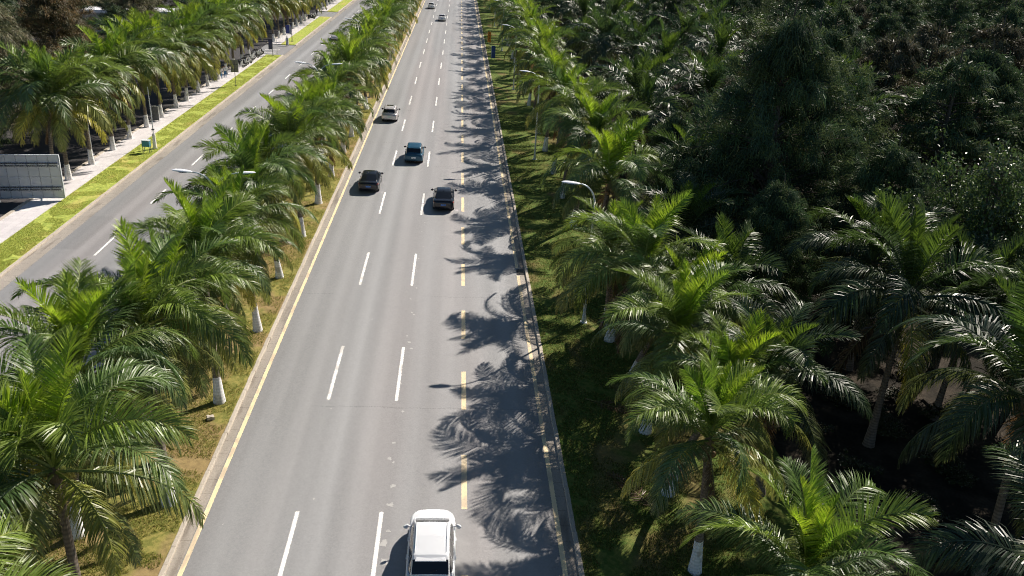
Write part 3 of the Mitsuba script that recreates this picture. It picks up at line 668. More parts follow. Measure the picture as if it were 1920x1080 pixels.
spots, kinds = [], ['dark_feathery_0', 'dark_feathery_1', 'brown_feathery_0', 'brown_feathery_1', 'bluish_0', 'light_0']
taken = [(b[2], b[3]) for b in big] + [(p[0], p[1]) for p in wood]
fill = 0
for _ in range(12000):
    x, y = r.uniform(14, 230), r.uniform(20, 330)
    if x > (0.66 * y + 22 if y < 140 else 0.78 * y + 24) or x < 14.0 + 0.02 * y or (y < 60 and x < 40): continue
    near_row = x < 36 and 58 < y < 160
    if any((x - a) ** 2 + (y - b) ** 2 < (5.6 if near_row else 6.6 + 0.012 * y) ** 2 for a, b in taken): continue
    taken.append((x, y))
    if near_row and r.random() < 0.62:
        fill += 1
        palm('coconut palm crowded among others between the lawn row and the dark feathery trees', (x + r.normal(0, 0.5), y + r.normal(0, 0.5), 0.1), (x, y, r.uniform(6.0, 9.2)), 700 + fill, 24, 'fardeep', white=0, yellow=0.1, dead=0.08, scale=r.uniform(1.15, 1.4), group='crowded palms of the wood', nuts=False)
    else: spots.append((x, y))
for x, y in spots[:230]:
    kd = kinds[int(r.choice(6, p=[0.40, 0.32, 0.06, 0.04, 0.09, 0.09]))]
    fe = 'feathery' in kd
    if x < 36 and y < 160 and fe: kd = kinds[int(r.integers(0, 2))]
    if not may_show(x, y, 15): continue
    hue = {'d': 'dark', 'b': 'brown' if fe else 'bluish', 'l': 'pale'}[kd[0]]
    small = x < 30 and y < 160
    tree(kd, f'{hue} {"feathery" if fe else "broad leaved"} tree massed with others in the background of the wood', x, y, (r.uniform(7, 10.5) if small else r.uniform(14, 18.5)) if fe else r.uniform(6.5, 8) if small else r.uniform(10, 13), r.uniform(0, 360), r.uniform(0.95, 1.2),
         group=f'{hue} {"feathery" if fe else "broad leaved"} trees of the wood', name='feathery_tree' if fe else 'broadleaf_tree')
# trees behind the car park, upper left
lefts = [('olive_feathery_0', 'olive grey feathery tree at the left edge', -46.0, 87, 15, 0, 1.25), ('rust_feathery_0', 'rusty brown feathery tree at the upper left', -45.0, 101, 14.5, 60, 1.1), ('dark_feathery_0', 'dark feathery tree behind the olive one at the upper left', -51, 97, 14, 20, 1.0),
         ('olive_feathery_0', 'olive feathery tree at the top left corner', -56, 106, 14.5, 100, 1.1), ('rust_feathery_0', 'rusty feathery tree left of the white roofed building', -50, 116, 13.5, 200, 1.0), ('dark_feathery_1', 'dark feathery tree in front of the white roofed building', -48, 128, 10, 80, 0.9),
         ('dark_feathery_0', 'dark feathery tree beside the leftmost palms', -43.0, 77, 9, 180, 1.0), ('dark_feathery_1', 'dark feathery tree right of the white roofed building', -46, 172, 13, 20, 1.1), ('olive_feathery_0', 'olive feathery tree behind the white roofed building', -64, 196, 15, 20, 1.2)]
for kd, lab, x, y, h, rot, w in lefts: tree(kd, lab, x, y, h, rot, w, name='feathery_tree', z=0.0)
for x, y in [(-62, 122), (-70, 140), (-57, 200), (-48, 196), (-66, 215), (-44, 222), (-54, 230), (-46, 245), (-60, 160), (-44, 206), (-52, 262), (-44, 280), (-40.5, 66), (-46, 58), (-42.5, 152), (-72, 176), (-78, 205), (-52, 146), (-55, 156), (-85, 150), (-90, 175), (-92, 200), (-84, 225), (-72, 240), (-98, 225), (-66, 262), (-60, 290), (-84, 255), (-48, 305), (-70, 310), (-68, 152)]:
    if not may_show(x, y, 12): continue
    kd = ['dark_feathery_0', 'dark_feathery_1', 'olive_feathery_0'][int(r.integers(0, 3))]
    hue = {'d': 'dark', 'o': 'olive'}[kd[0]]
    tree(kd, f'{hue} feathery tree massed with others behind the footpath palms', x, y, r.uniform(10, 14), r.uniform(0, 360), 1.05, group=f'{hue} feathery trees behind the footpath palms', name='feathery_tree', z=0.0)
# low undergrowth closing the floor of the wood
UG = broadleaf(55, [(0.035, 0.055, 0.018), (0.05, 0.07, 0.02), (0.07, 0.06, 0.03)], 90, 22, 0.4, 0.05)
scene['undergrowth_clump'] = {'type': 'shapegroup', 'leaf': ply(UG[1][:2], 'leaf', False, color=UG[1][2])}
tag('undergrowth', 'low dark undergrowth on the floor of the wood', 'undergrowth', kind='stuff')
for i in range(260):
    y = r.uniform(22, 150); x = r.uniform(15.2, 22 + 0.4 * y)
    scene[f'undergrowth__{i + 1:03d}'] = {'type': 'instance', 'sg': {'type': 'ref', 'id': 'undergrowth_clump'}, 'to_world': T().translate([x, y, -0.25]).rotate([0, 0, 1], r.uniform(0, 360)).scale([2.4, 2.4, r.uniform(1.1, 2.2)])}

# ------------------------------------------------------------------ street lamps
def lamp_head(dx):
    """Flat lantern reaching from the origin to dx along x, slightly rising."""
    s = np.sign(dx); q = np.linspace(0, 1, 9); L = abs(dx)
    w = np.interp(q, [0, 0.15, 0.5, 0.85, 1], [0.06, 0.16, 0.21, 0.17, 0.03]); h = np.interp(q, [0, 0.15, 0.5, 0.85, 1], [0.05, 0.08, 0.10, 0.07, 0.015])
    g = np.linspace(0, 2 * np.pi, 14, endpoint=False)
    rings = [np.stack([np.full(14, s * L * a), w_ * np.cos(g), h_ * np.where(np.sin(g) < 0, 0.45, 1) * np.sin(g) + 0.10 * a], 1) for a, w_, h_ in zip(q, w, h)]
    return loft(rings)
def lamp_arm(s, reach, z0, z1):
    q = np.linspace(0, 1, 14); a = q * np.pi / 2
    x = s * reach * (1 - np.cos(a)) ** 0.9; z = z0 + (z1 - z0) * np.sin(a) ** 0.8
    return np.stack([x, 0 * q, z], 1)
def street_lamp(label, x, y, sides, group=None, reach=1.15, dark=False):
    k = thing('street_lamp', label, 'street lamp', group)
    put_ = move(x, y, 0.1)
    z0 = 7.7
    part(k, 'pole', at(ply(tube([[0, 0, -0.1], [0, 0, 0.6], [0, 0, 4], [0, 0, z0 + 0.05]], [0.11, 0.10, 0.08, 0.06], 12), 'galvanised', 40), put_))
    part(k, 'foot', at(ply(cat_mesh([box(-0.2, 0.2, -0.2, 0.2, 0.0, 0.04), tube([[0, 0, 0.04], [0, 0, 0.5]], [0.15, 0.125], 12)]), 'galvanised', 30), put_))
    for s in sides:
        P = lamp_arm(s, reach, z0, 9.05)
        part(k, 'arm', at(ply(tube(P, np.linspace(0.055, 0.035, len(P)), 10), 'galvanised', 50), put_))
        h = lamp_head(s * 1.15); h.apply_translation(P[-1] - [s * 0.05, 0, 0.0])
        hk = part(k, 'lamp_head', at(vc(h, (0.74, 0.77, 0.80), smooth=True), put_))
        lens = lamp_head(s * 0.55); lens.vertices[:, 2] = lens.vertices[:, 2] * 0.3 - 0.022; lens.apply_translation(P[-1] + [s * 0.22, 0, 0.0])
        part(hk, 'lens', at(vc(lens, (0.03, 0.05, 0.09), smooth=True), put_))
names = ['nearest', 'second', 'third', 'fourth', 'fifth', 'sixth']
for i, y in enumerate((47.8, 87.0, 126.6, 165.8, 205, 244)):
    street_lamp(f'{names[i]} single armed street lamp on the lawn right of the main road', 8.35, y + 0.2, (-1,), reach=1.0)
for i, y in enumerate((47.8, 86.7, 125.8, 165, 204, 243)):
    street_lamp(f'{names[i]} twin armed street lamp in the median', -13.7, y, (-1, 1), reach=1.25)
street_lamp('single armed street lamp whose head shows above the leftmost footpath palms', -35.4, 83.3, (1,), reach=1.0)

# ------------------------------------------------------------------ cars
def car_shape(kind):
    """Meshes of one car, nose towards +y, origin on the road under its middle."""
    suv = kind == 'suv'
    P = {}
    st = [(-2.33, .60, .48, .80), (-2.30, .78, .36, .90), (-2.20, .865, .28, .985), (-1.9, .915, .23, 1.02), (-1.2, .93, .21, 1.01), (-.3, .93, .21, .99), (.6, .93, .21, .985), (1.1, .925, .21, .975), (1.40, .905, .22, .955), (1.64, .85, .23, .92), (1.84, .755, .25, .87), (2.00, .63, .28, .81), (2.12, .47, .33, .74), (2.19, .30, .38, .67), (2.22, .16, .44, .60)] if suv else \
         [(-2.42, .58, .46, .78), (-2.39, .76, .34, .90), (-2.28, .85, .26, .975), (-1.95, .90, .21, 1.00), (-1.2, .915, .19, .965), (-.3, .92, .19, .93), (.6, .92, .19, .92), (1.2, .915, .19, .90), (1.7, .89, .20, .85), (2.0, .83, .22, .79), (2.2, .75, .25, .71), (2.32, .62, .30, .62), (2.38, .42, .38, .54)]
    def sec(w, b, s):
        h = [(0, b), (.80 * w, b), (.95 * w, b + .05), (w, b + .16 * (s - b) + .04), (w, b + .5 * (s - b)), (.985 * w, s - .12), (.955 * w, s - .035), (.88 * w, s), (.5 * w, s + .022), (0, s + .03)]
        return h + [(-x, z) for x, z in h[-2:0:-1]]
    fine = []
    ys = np.array([s[0] for s in st])
    for y in np.unique(np.concatenate([ys, np.linspace(-2.2, 2.2, 24)])):
        w, b, s = (np.interp(y, ys, [q[k] for q in st]) for k in (1, 2, 3))
        fine.append([(x, y, z) for x, z in sec(w, b, s)])
    body = to_man(loft(fine))
    wy, wr = (1.37, -1.38) if suv else (1.40, -1.42), (.35 if suv else .325)
    for y in wy:
        for s in (-1, 1):
            body -= m3.Manifold.cylinder(0.40, wr + .055, wr + .055, 32).rotate((0, 90, 0)).translate((s * .80 - .20, y, wr))
    P['body'] = man(body)
    if suv: prof = [(-2.20, 1.00), (-2.12, 1.08), (-1.78, 1.51), (-1.60, 1.60), (-.6, 1.66), (.05, 1.63), (.26, 1.585), (1.30, .97)]
    else: prof = [(-1.92, .965), (-1.80, 1.00), (-1.02, 1.36), (-.75, 1.415), (-.3, 1.44), (.15, 1.42), (.42, 1.35), (1.28, .90)]
    py = np.array([q[0] for q in prof]); pz = np.array([q[1] for q in prof]); top = pz.max()
    hb = (.95 if suv else .89)
    def wb(y): return np.interp(y, [py[0], py[0] + .5, 0, .7, py[-1]], [.72, .84, .87, .85, .76])
    def wt(y):
        z = np.interp(y, py, pz); f = np.clip((z - hb) / (top - hb), 0, 1)
        return wb(y) * (1 - (.21 if suv else .28) * f)
    def hr(y): return np.interp(y, py, pz)
    def roof_z(y, f): return hr(y) + .03 * (1 - f * f) - .0
    gy = np.unique(np.concatenate([py, np.linspace(py[0], py[-1], 30)]))
    rings = []
    for y in gy:
        a, c, z = wt(y), wb(y), hr(y)
        drop = min(.09, max(z - hb, .01) * .5)
        h = [(0, hb - .12), (c, hb - .12), (c, hb), (a, z - drop), (a * .965, z - drop * .35), (a * .90, z + .004)] + [(a * f, roof_z(y, f)) for f in (.75, .5, .25)] + [(0, roof_z(y, 0))]
        rings.append([(x, y, q) for x, q in h + [(-x, q) for x, q in h[-2:0:-1]]])
    P['cabin'] = loft(rings)
    def panel(y0, y1, f0, f1, off=.007, nu=10, nv=8):
        v = []
        for y in np.linspace(y0, y1, nu):
            for f in np.linspace(f0, f1, nv): v.append((wt(y) * f, y, roof_z(y, f) + off))
        i, j = np.meshgrid(np.arange(nu - 1), np.arange(nv - 1), indexing='ij'); q = np.stack([i * nv + j, i * nv + j + 1, (i + 1) * nv + j + 1, (i + 1) * nv + j], -1).reshape(-1, 4)
        return trimesh.Trimesh(v, np.vstack([q[:, [0, 1, 2]], q[:, [0, 2, 3]]]), process=False)
    rear0, rear1 = (py[1] + .03, py[2] + .02) if suv else (py[1] + .05, py[3] - .05)
    P['rear_window'] = panel(rear0, rear1, -.95, .95)
    P['windscreen'] = panel(py[-2] + .02, py[-1] - .14, -.88, .88)
    def side(y0, y1, s, t0=.10, t1=.93):
        v = []; nu, nv = 8, 3
        for y in np.linspace(y0, y1, nu):
            a, c, z = wt(y), wb(y), hr(y); drop = min(.09, max(z - hb, .01) * .5)
            for t in np.linspace(t0, t1, nv): v.append((s * (c + (a - c) * t + .007), y, hb + (z - drop - hb) * t))
        i, j = np.meshgrid(np.arange(nu - 1), np.arange(nv - 1), indexing='ij'); q = np.stack([i * nv + j, i * nv + j + 1, (i + 1) * nv + j + 1, (i + 1) * nv + j], -1).reshape(-1, 4)
        return trimesh.Trimesh(v, np.vstack([q[:, [0, 1, 2]], q[:, [0, 2, 3]]]), process=False)
    ends = (-2.0, -1.28, -.42, .80) if suv else (-1.42, -.98, -.22, .78)
    P['side_window'] = [side(a + .03, b - .03, s) for s in (-1, 1) for a, b in zip(ends[:-1], ends[1:])]
    P['sunroof'] = panel(-.75, .22, -.62, .62, .006) if suv else panel(-.32, .16, -.55, .55, .006)
    P['mirror'] = []
    for s in (-1, 1):
        m = hull([((s * 1.00, .74, 1.04), .075), ((s * 1.10, .69, 1.03), .055), ((s * 1.04, .70, .98), .06)]) + hull([((s * .86, .80, .97), .025), ((s * 1.0, .74, 1.01), .03)])
        P['mirror'].append(man(m))
    yb = st[0][0]
    P['rear_bumper'] = man(hull([((-.70, yb + .10, .34), .07), ((.70, yb + .10, .34), .07), ((-.70, yb + .10, .48), .07), ((.70, yb + .10, .48), .07), ((-.80, yb + .35, .40), .09), ((.80, yb + .35, .40), .09)]))
    P['tail_light'] = []
    zl = .82 if suv else .83
    for s in (-1, 1):
        P['tail_light'].append(man(hull([((s * .50, yb + .055, zl), .035), ((s * .72, yb + .085, zl + .01), .055), ((s * .845, yb + .22, zl + .02), .05), ((s * .86, yb + .36, zl + .04), .03)])))
    P['trim_bar'] = man(hull([((-.46, yb + .035, zl), .022), ((.46, yb + .035, zl), .022)]))
    P['licence_plate'] = box(-.22, .22, yb - .014, yb + .02, .60, .74) if suv else box(-.22, .22, yb - .014, yb + .02, .58, .72)
    P['tyre'] = []; P['rim'] = []
    tyre = m3.Manifold.cylinder(.22, wr, wr, 32).translate((0, 0, -.11)) - m3.Manifold.cylinder(.3, wr * .68, wr * .68, 32).translate((0, 0, -.15))
    rim = m3.Manifold.cylinder(.10, wr * .69, wr * .69, 24).translate((0, 0, -.05))
    for a in range(5):
        rim -= m3.Manifold.cube((wr * .34, wr * .24, .3), True).translate((wr * .40, 0, 0)).rotate((0, 0, 72 * a))
    for y in wy:
        for s in (-1, 1):
            P['tyre'].append(man(tyre.rotate((0, 90, 0)).translate((s * .80, y, wr)))); P['rim'].append(man(rim.rotate((0, 90, 0)).translate((s * .84, y, wr))))
    P['underbody'] = box(-.78, .78, -2.0, 2.0, .17, .30)
    P['door_handle'] = [man(hull([((s * .935, y, .86 if suv else .82), .022), ((s * .935, y + .2, .86 if suv else .82), .022)])) for s in (-1, 1) for y in (-.95, .05)]
    P['headlight'] = [man(hull([((s * .42, 2.08, .70), .045), ((s * .60, 1.95, .76), .05), ((s * .735, 1.74, .82), .03)] if suv else [((s * .62, -yb - .14, .62), .045), ((s * .76, -yb - .30, .67), .05), ((s * .81, -yb - .50, .71), .03)])) for s in (-1, 1)]
    fin = (-1.35, hr(-1.35)) if suv else (-.85, hr(-.85))
    P['aerial'] = man(hull([((0, fin[0] - .09, fin[1] + .03), .02), ((0, fin[0] + .12, fin[1] + .03), .02), ((0, fin[0] - .09, fin[1] + .10), .012)]))
    if suv:
        P['spoiler'] = man(hull([((-.55, py[2] - .06, pz[2] + .02), .025), ((.55, py[2] - .06, pz[2] + .02), .025), ((-.50, py[2] + .16, pz[2] + .055), .022), ((.50, py[2] + .16, pz[2] + .055), .022)]))
        q = np.linspace(-1.45, .22, 9)
        P['roof_rail'] = [tube([[s * wt(y) * .86, y, roof_z(y, .86) + .03] for y in q], .015, 6) for s in (-1, 1)]
        P['wiper'] = man(hull([((0.0, rear0 + .03, hr(rear0 + .03) + .05), .022), ((.30, rear0 + .10, hr(rear0 + .10) + .045), .010)]))
    else:
        P['boot_lip'] = man(hull([((-.60, yb + .12, .985), .018), ((.60, yb + .12, .985), .018), ((0, yb + .08, .995), .018)]))
    return P

SHAPES = {}
def car(kind, label, cat, x, y, paint_, rz=0, plate='plate_blue', name=None, light='tail_red', rails=True, dark_roof=True, s=1.0, roof_paint=None, mirrors=None):
    if kind not in SHAPES: SHAPES[kind] = car_shape(kind)
    P = SHAPES[kind]; k = thing(name or ('parked_car' if False else 'car'), label, cat)
    M = move(x, y, 0.012, rz, s)
    def add(n, mesh, m, smooth=35): return part(k, n, at(ply(mesh, m, smooth), M))
    b = add('body', P['body'], paint_, 40); add('cabin', P['cabin'], roof_paint or paint_, 40)
    add('windscreen', P['windscreen'], 'car_glass', 60)
    rw = add('rear_window', P['rear_window'], 'car_glass', 60)
    for m in P['side_window']: add('side_window', m, 'car_glass', 60)
    if dark_roof: add('sunroof', P['sunroof'], 'car_glass', 60)
    for m in P['mirror']: add('mirror', m, mirrors or paint_, 50)
    add('rear_bumper', P['rear_bumper'], 'black_plastic' if kind == 'suv' else paint_, 50)
    for m in P['tail_light']: add('tail_light', m, light, 50)
    add('trim_bar', P['trim_bar'], 'alloy', 50)
    add('licence_plate', P['licence_plate'], plate, False)
    for m in P['headlight']: add('headlight', m, 'alloy', 50)
    for m, q in zip(P['tyre'], P['rim']):
        wk = number(f'{k}__wheel')
        part(wk, 'tyre', at(ply(m, 'rubber', 35), M)); part(wk, 'rim', at(ply(q, 'alloy', 35), M))
    add('underbody', P['underbody'], 'black_plastic', False)
    for m in P['door_handle']: add('door_handle', m, 'alloy' if paint_ == 'black_car_paint' else paint_, 50)
    if kind == 'sedan': add('aerial', P['aerial'], paint_, 50)
    if kind == 'suv':
        add('spoiler', P['spoiler'], paint_, 50); part(rw, 'wiper', at(ply(P['wiper'], 'black_plastic', 50), M))
        if rails:
            for m in P['roof_rail']: add('roof_rail', m, 'black_plastic' if paint_ != 'white_car_paint' else 'white_car_paint', 50)
    else: add('boot_lip', P['boot_lip'], paint_, 50)
car('suv', 'white sport utility car nearest the viewer at the bottom edge', 'car', -0.55, 26.45, 'white_car_paint', dark_roof=False)
car('sedan', 'black saloon car right of the second lane line, close to the palm shadow', 'car', -0.92, 71.6, 'black_car_paint', rz=0.3)
car('sedan', 'black saloon car in the lane next to the median', 'car', -7.75, 76.2, 'black_car_paint', rz=1.0)
car('suv', 'dark blue sport utility car with pale roof in the middle lane', 'car', -4.2, 86.4, 'blue_car_paint', plate='plate_white', roof_paint=None, mirrors='black_plastic', dark_roof=False, rails=False)
car('suv', 'silver sport utility car in the lane next to the median', 'car', -8.05, 104.7, 'silver_car_paint', plate='plate_green', mirrors='black_plastic')
car('sedan', 'white saloon car in the middle lane near the top', 'car', -3.95, 213.4, 'white_car_paint', dark_roof=False, mirrors='black_plastic')
car('sedan', 'farthest white saloon car, in the lane next to the median', 'car', -7.4, 241.2, 'white_car_paint', dark_roof=False, mirrors='black_plastic')
car('sedan', 'silver oncoming car half hidden by palms on the opposite road', 'car', -23.6, 172.8, 'silver_car_paint', rz=180, dark_roof=False, mirrors='black_plastic')

# ------------------------------------------------------------------ billboard seen from behind
def billboard():
    k = thing('billboard', 'large grey billboard seen from behind at the left edge', 'billboard')
    W, H, z0 = 9.6, 3.55, 0.38
    M = T().translate([-32.0, 68.95, 0]).rotate([0, 0, 1], 7.0)
    part(k, 'face', at(ply(box(-W, 0, 0.06, 0.10, z0, z0 + H), 'board_metal'), M))
    n = 12; w = W / n; pan = ply(box(0.012, w - 0.012, 0.0, 0.058, 0.012, H / 2 - 0.012), 'board_metal')
    for i in range(n):
        for r_ in range(2): part(k, 'panel', at(pan, M @ T().translate([-W + i * w, R.normal(0, 0.003), z0 + r_ * H / 2])))
    part(k, 'edge_trim', at(vc(cat_mesh([box(-W - .03, 0.03, -0.03, 0.12, z0 + H, z0 + H + .05), box(-W - .03, 0.03, -0.03, 0.12, z0 - .05, z0), box(0, 0.05, -0.03, 0.12, z0, z0 + H)]), (0.55, 0.58, 0.62)), M))
    for zz in (0.75, 2.75):
        rail = [box(-W, -0.1, -0.30, -0.25, z0 + zz - .05, z0 + zz + .05), box(-W, -0.1, -0.10, -0.05, z0 + zz + .12, z0 + zz + .2)]
        part(k, 'truss', at(vc(cat_mesh(rail), (0.07, 0.075, 0.085)), M))
        br = vc(cat_mesh([box(-.03, .03, -0.30, 0.0, zz - .04, zz + .04), box(-.03, .03, -0.30, -0.26, zz - .16, zz + .16)]), (0.38, 0.40, 0.42))
        for i in range(n): part(k, 'bracket', at(br, M @ T().translate([-W + (i + 0.92) * w, 0, z0])))
    for i in range(n + 1): part(k, 'rib', at(vc(box(-.015, .015, -0.045, -0.002, 0, H), (0.36, 0.37, 0.40)), M @ T().translate([-W + i * w - (0.02 if i == n else 0), 0, z0])))
    for x in (-8.2, -5.0, -1.8): part(k, 'post', at(ply(tube([[x, .03, 0], [x, .03, z0 - .055]], .09, 10), 'galvanised', 40), M))
billboard()

# ------------------------------------------------------------------ small things along the footpath
k = thing('cabinet', 'small teal box on four thin legs standing on the grass verge', 'cabinet')
Mb = move(-30.62, 84.75, 0.1, -4)
part(k, 'box', at(vc(box(-.36, .36, -.22, .22, .62, 1.22), (0.03, 0.16, 0.22)), Mb))
part(k, 'lid', at(vc(box(-.39, .39, -.25, .25, 1.223, 1.27), (0.62, 0.70, 0.74)), Mb))
part(k, 'door', at(vc(box(-.32, .32, -.236, -.222, .66, 1.18), (0.03, 0.22, 0.32)), Mb))
for x in (-.32, .32):
    for y in (-.18, .18): part(k, 'leg', at(vc(box(x - .025, x + .025, y - .025, y + .025, 0, .618), (0.05, 0.08, 0.09)), Mb))
k = thing('pole', 'thin grey pole with white wrapped foot beside the teal box', 'pole')
part(k, 'shaft', ply(tube([[-30.35, 86.3, 0.1], [-30.35, 86.3, 3], [-30.4, 86.3, 6.3]], [.06, .05, .035], 10), 'galvanised', 40))
part(k, 'wrapped_foot', vc(tube([[-30.35, 86.3, 0.1], [-30.35, 86.3, 0.3], [-30.35, 86.3, 1.6]], [.26, .19, .15], 10), (0.72, 0.70, 0.66), smooth=True))
part(k, 'bracket', vc(box(-30.47, -30.23, 86.2, 86.4, 2.0, 2.12), (0.05, 0.05, 0.06)))
k = thing('notice_board', 'dark framed notice panel standing upright on the footpath', 'notice board')
Mn = move(-34.1, 98.3, 0.115, 3)
part(k, 'panel', at(vc(box(-.36, .36, -.02, .02, .06, 1.66), (0.10, 0.11, 0.11)), Mn))
part(k, 'frame', at(vc(cat_mesh([box(-.42, -.363, -.04, .04, 0, 1.72), box(.363, .42, -.04, .04, 0, 1.72), box(-.36, .36, -.04, .04, 1.663, 1.72)]), (0.72, 0.73, 0.72)), Mn))
part(k, 'foot', at(vc(cat_mesh([box(-.40, -.36, -.25, .25, -.0, .04), box(.36, .40, -.25, .25, -.0, .04)]), (0.3, 0.3, 0.3)), Mn))
def post_sign(name, label, x, y, post_h, boards, radius=.035, rz=0, base=0.1, post_col=(0.10, 0.10, 0.11)):
    k = thing(name, label, 'sign')
    M = move(x, y, base, rz)
    part(k, 'post', at(vc(tube([[0, 0, 0], [0, 0, post_h]], radius, 8), post_col, smooth=True), M))
    part(k, 'foot', at(vc(tube([[0, 0, 0.0], [0, 0, 0.05]], radius * 4, 12), (0.08, 0.08, 0.08)), M))
    return k, M
k, M = post_sign('sign', 'grey road sign seen from behind on a thin post in the verge', -30.62, 121.1, 3.5, ())
part(k, 'board', at(vc(box(-.52, .52, .04, .07, 1.85, 3.5), (0.20, 0.205, 0.20)), M))
for z in (2.25, 2.85): part(k, 'crossbar', at(vc(box(-.50, .50, .0, .038, z, z + .06), (0.09, 0.09, 0.09)), M))
k, M = post_sign('sign', 'dark blue sign board on a post at the corner of the nearer driveway', -31.1, 148.9, 2.7, (), .05)
part(k, 'board', at(vc(box(-.62, -.05, -.03, .03, 1.0, 2.65), (0.035, 0.04, 0.13)), M))
part(k, 'rim', at(vc(cat_mesh([box(-.66, -.622, -.035, .035, 1.0, 2.65), box(-.66, -.05, -.035, .035, 2.652, 2.70)]), (0.06, 0.06, 0.10)), M))
k, M = post_sign('sign', 'dark blue square sign on a dark post beyond the nearer driveway', -31.0, 166.2, 3.0, (), .06)
part(k, 'board', at(vc(box(-1.05, -.10, -.035, .035, 1.4, 2.95), (0.035, 0.055, 0.28)), M))
part(k, 'panel', at(vc(box(-.40, -.16, -.05, -.036, 1.5, 2.85), (0.45, 0.45, 0.55)), M))
k = thing('pole', 'thin bare pole beside the blue sign at the driveway corner', 'pole')
part(k, 'shaft', ply(tube([[-30.6, 150.2, 0], [-30.6, 150.2, 2.6]], .03, 8), 'galvanised', 40))
k = thing('sign', 'orange upright sign board with dark characters beside the far right kerb', 'sign')
M = move(5.95, 168.4, 0.11)
part(k, 'post', at(vc(tube([[.2, .05, 0], [.2, .05, 1.2]], .04, 8), (0.2, 0.2, 0.2)), M))
bk = part(k, 'board', at(vc(box(-.32, .32, -.03, .03, 1.18, 3.12), (0.66, 0.25, 0.025)), M))
marks = []
for row in range(4):
    z = 1.35 + row * .45
    for (x0, x1, a, b) in ((-.18, .18, .27, .31), (-.18, .18, .12, .16), (-.02, .02, .0, .33), (-.18, -.14, .02, .25), (.14, .18, .02, .25)): marks.append(box(x0, x1, -.037, -.031, z + a, z + b))
part(bk, 'characters', at(vc(cat_mesh(marks), (0.07, 0.035, 0.02)), M))
k = thing('sign', 'blue panel with pale edge standing on the lawn near the far right kerb', 'sign')
M = move(6.2, 154.6, 0.11)
part(k, 'panel', at(vc(box(-.22, .42, -.05, .05, .3, 2.4), (0.03, 0.08, 0.26)), M)); part(k, 'edge', at(vc(box(-.30, -.222, -.06, .06, 0, 2.5), (0.35, 0.5, 0.6)), M)); part(k, 'leg', at(vc(box(.36, .42, -.04, .04, 0, .298), (0.1, 0.1, 0.1)), M))
k = thing('stone_block', 'small pale stone block lying on the median grass', 'stone')
blk = m3.Manifold.cube((.34, .26, .2), True); bm = trimesh.Trimesh(*[np.array(a) for a in (man(blk.refine(4)).vertices, man(blk.refine(4)).faces)], process=True)
bm.vertices += (meshkit.noise(np.asarray(bm.vertices) * 9, 4)[:, None] - 0.5) * 0.05
scene[k] = at(ply(bm, 'pale_kerb'), move(-11.62, 36.2, 0.2, 25))
for x, y in ((-31.6, 96.0), (10.9, 42.0), (12.2, 30.5)):
    pass

# people -------------------------------------------------------------
def person(label, x, y, base, rz, shirt, legs, pose='stand', coat=False, hat=None):
    k = thing('person', label, 'person'); M = move(x, y, base, rz)
    bend = 0.55 if pose == 'bend' else 0.0
    hip, ch = np.array([0, 0, .92]), np.array([0, .36 * math.sin(bend) + .02, .92 + .46 * math.cos(bend)])
    nk = ch + np.array([0, .14 * math.sin(bend), .12]); hd = nk + np.array([0, .06 + .1 * math.sin(bend), .15])
    J = lambda *a: np.array(a, float)
    step = .14 if pose != 'stand' else .05
    skin = (0.30, 0.19, 0.13)
    def limb(pts): 
        out = None
        for (p, a), (q, b) in zip(pts[:-1], pts[1:]):
            h = hull([(tuple(p), a), (tuple(q), b)], 12); out = h if out is None else out + h
        return out
    lg = limb([(hip + [.09, 0, 0], .10), (J(.10, step * .6, .48), .065), (J(.10, step - .05, .09), .045), (J(.11, step + .09, .04), .04)]) + limb([(hip + [-.09, 0, 0], .10), (J(-.10, -step * .3, .48), .065), (J(-.10, -step - .04, .09), .045), (J(-.11, -step + .1, .04), .04)])
    tr = limb([(hip + [0, 0, .0], .125), (hip * .5 + ch * .5, .125), (ch, .135)]) + hull([(tuple(ch + [.15, 0, .04]), .06), (tuple(ch + [-.15, 0, .04]), .06), (tuple(ch), .12)])
    arms = [limb([(ch + [s * .18, 0, .04], .055), (ch + [s * .24, .04 + .1 * bend, -.22], .043), (ch + [s * .20, .20, -.42], .033)]) for s in (-1, 1)]
    head = hull([(tuple(hd), .085), (tuple(hd + [0, .035, -.07]), .06), (tuple(hd + [0, -.015, .045]), .085)]) + hull([(tuple(nk), .05), (tuple(hd - [0, 0, .05]), .055)]) + hull([(tuple(hd + [0, .105, -.01]), .014), (tuple(hd + [0, .08, .02]), .012)])
    hands = [hull([(tuple(ch + [s * .20, .20, -.42]), .034), (tuple(ch + [s * .19, .25, -.50]), .028), (tuple(ch + [s * .16, .24, -.46]), .018)]) for s in (-1, 1)]
    bodym = man((tr + arms[0] + arms[1] + head + hands[0] + hands[1] + lg).refine_to_length(0.05)); bodym = trimesh.Trimesh(bodym.vertices, bodym.faces, process=True)
    trimesh.smoothing.filter_taubin(bodym, iterations=6)
    v = np.asarray(bodym.vertices); col = np.tile(shirt, (len(v), 1)).astype(float)
    col[v[:, 2] < .93] = legs; col[v[:, 2] < .085] = (0.03, 0.03, 0.03)
    hm = np.linalg.norm(v - hd, axis=1) < .2; col[hm] = skin
    for s in (-1, 1): col[np.linalg.norm(v - (ch + [s * .19, .23, -.46]), axis=1) < .085] = skin
    part(k, 'body', at(ply((v, np.asarray(bodym.faces)), 'cloth', True, color=col), M))
    hair = man(hull([(tuple(hd + [0, -.035, .045]), .085), (tuple(hd + [0, -.05, -.03]), .07), (tuple(hd + [0, .02, .075]), .07)]))
    part(k, 'hat' if hat else 'hair', at(vc(hair, hat or (0.015, 0.012, 0.01), 'cloth', True), M))
    if coat: part(k, 'coat', at(vc(man(hull([((0, 0, 1.35), .19), ((0, 0, .75), .23), ((0, 0, .32), .26)], 16)), shirt, 'cloth', True), M))
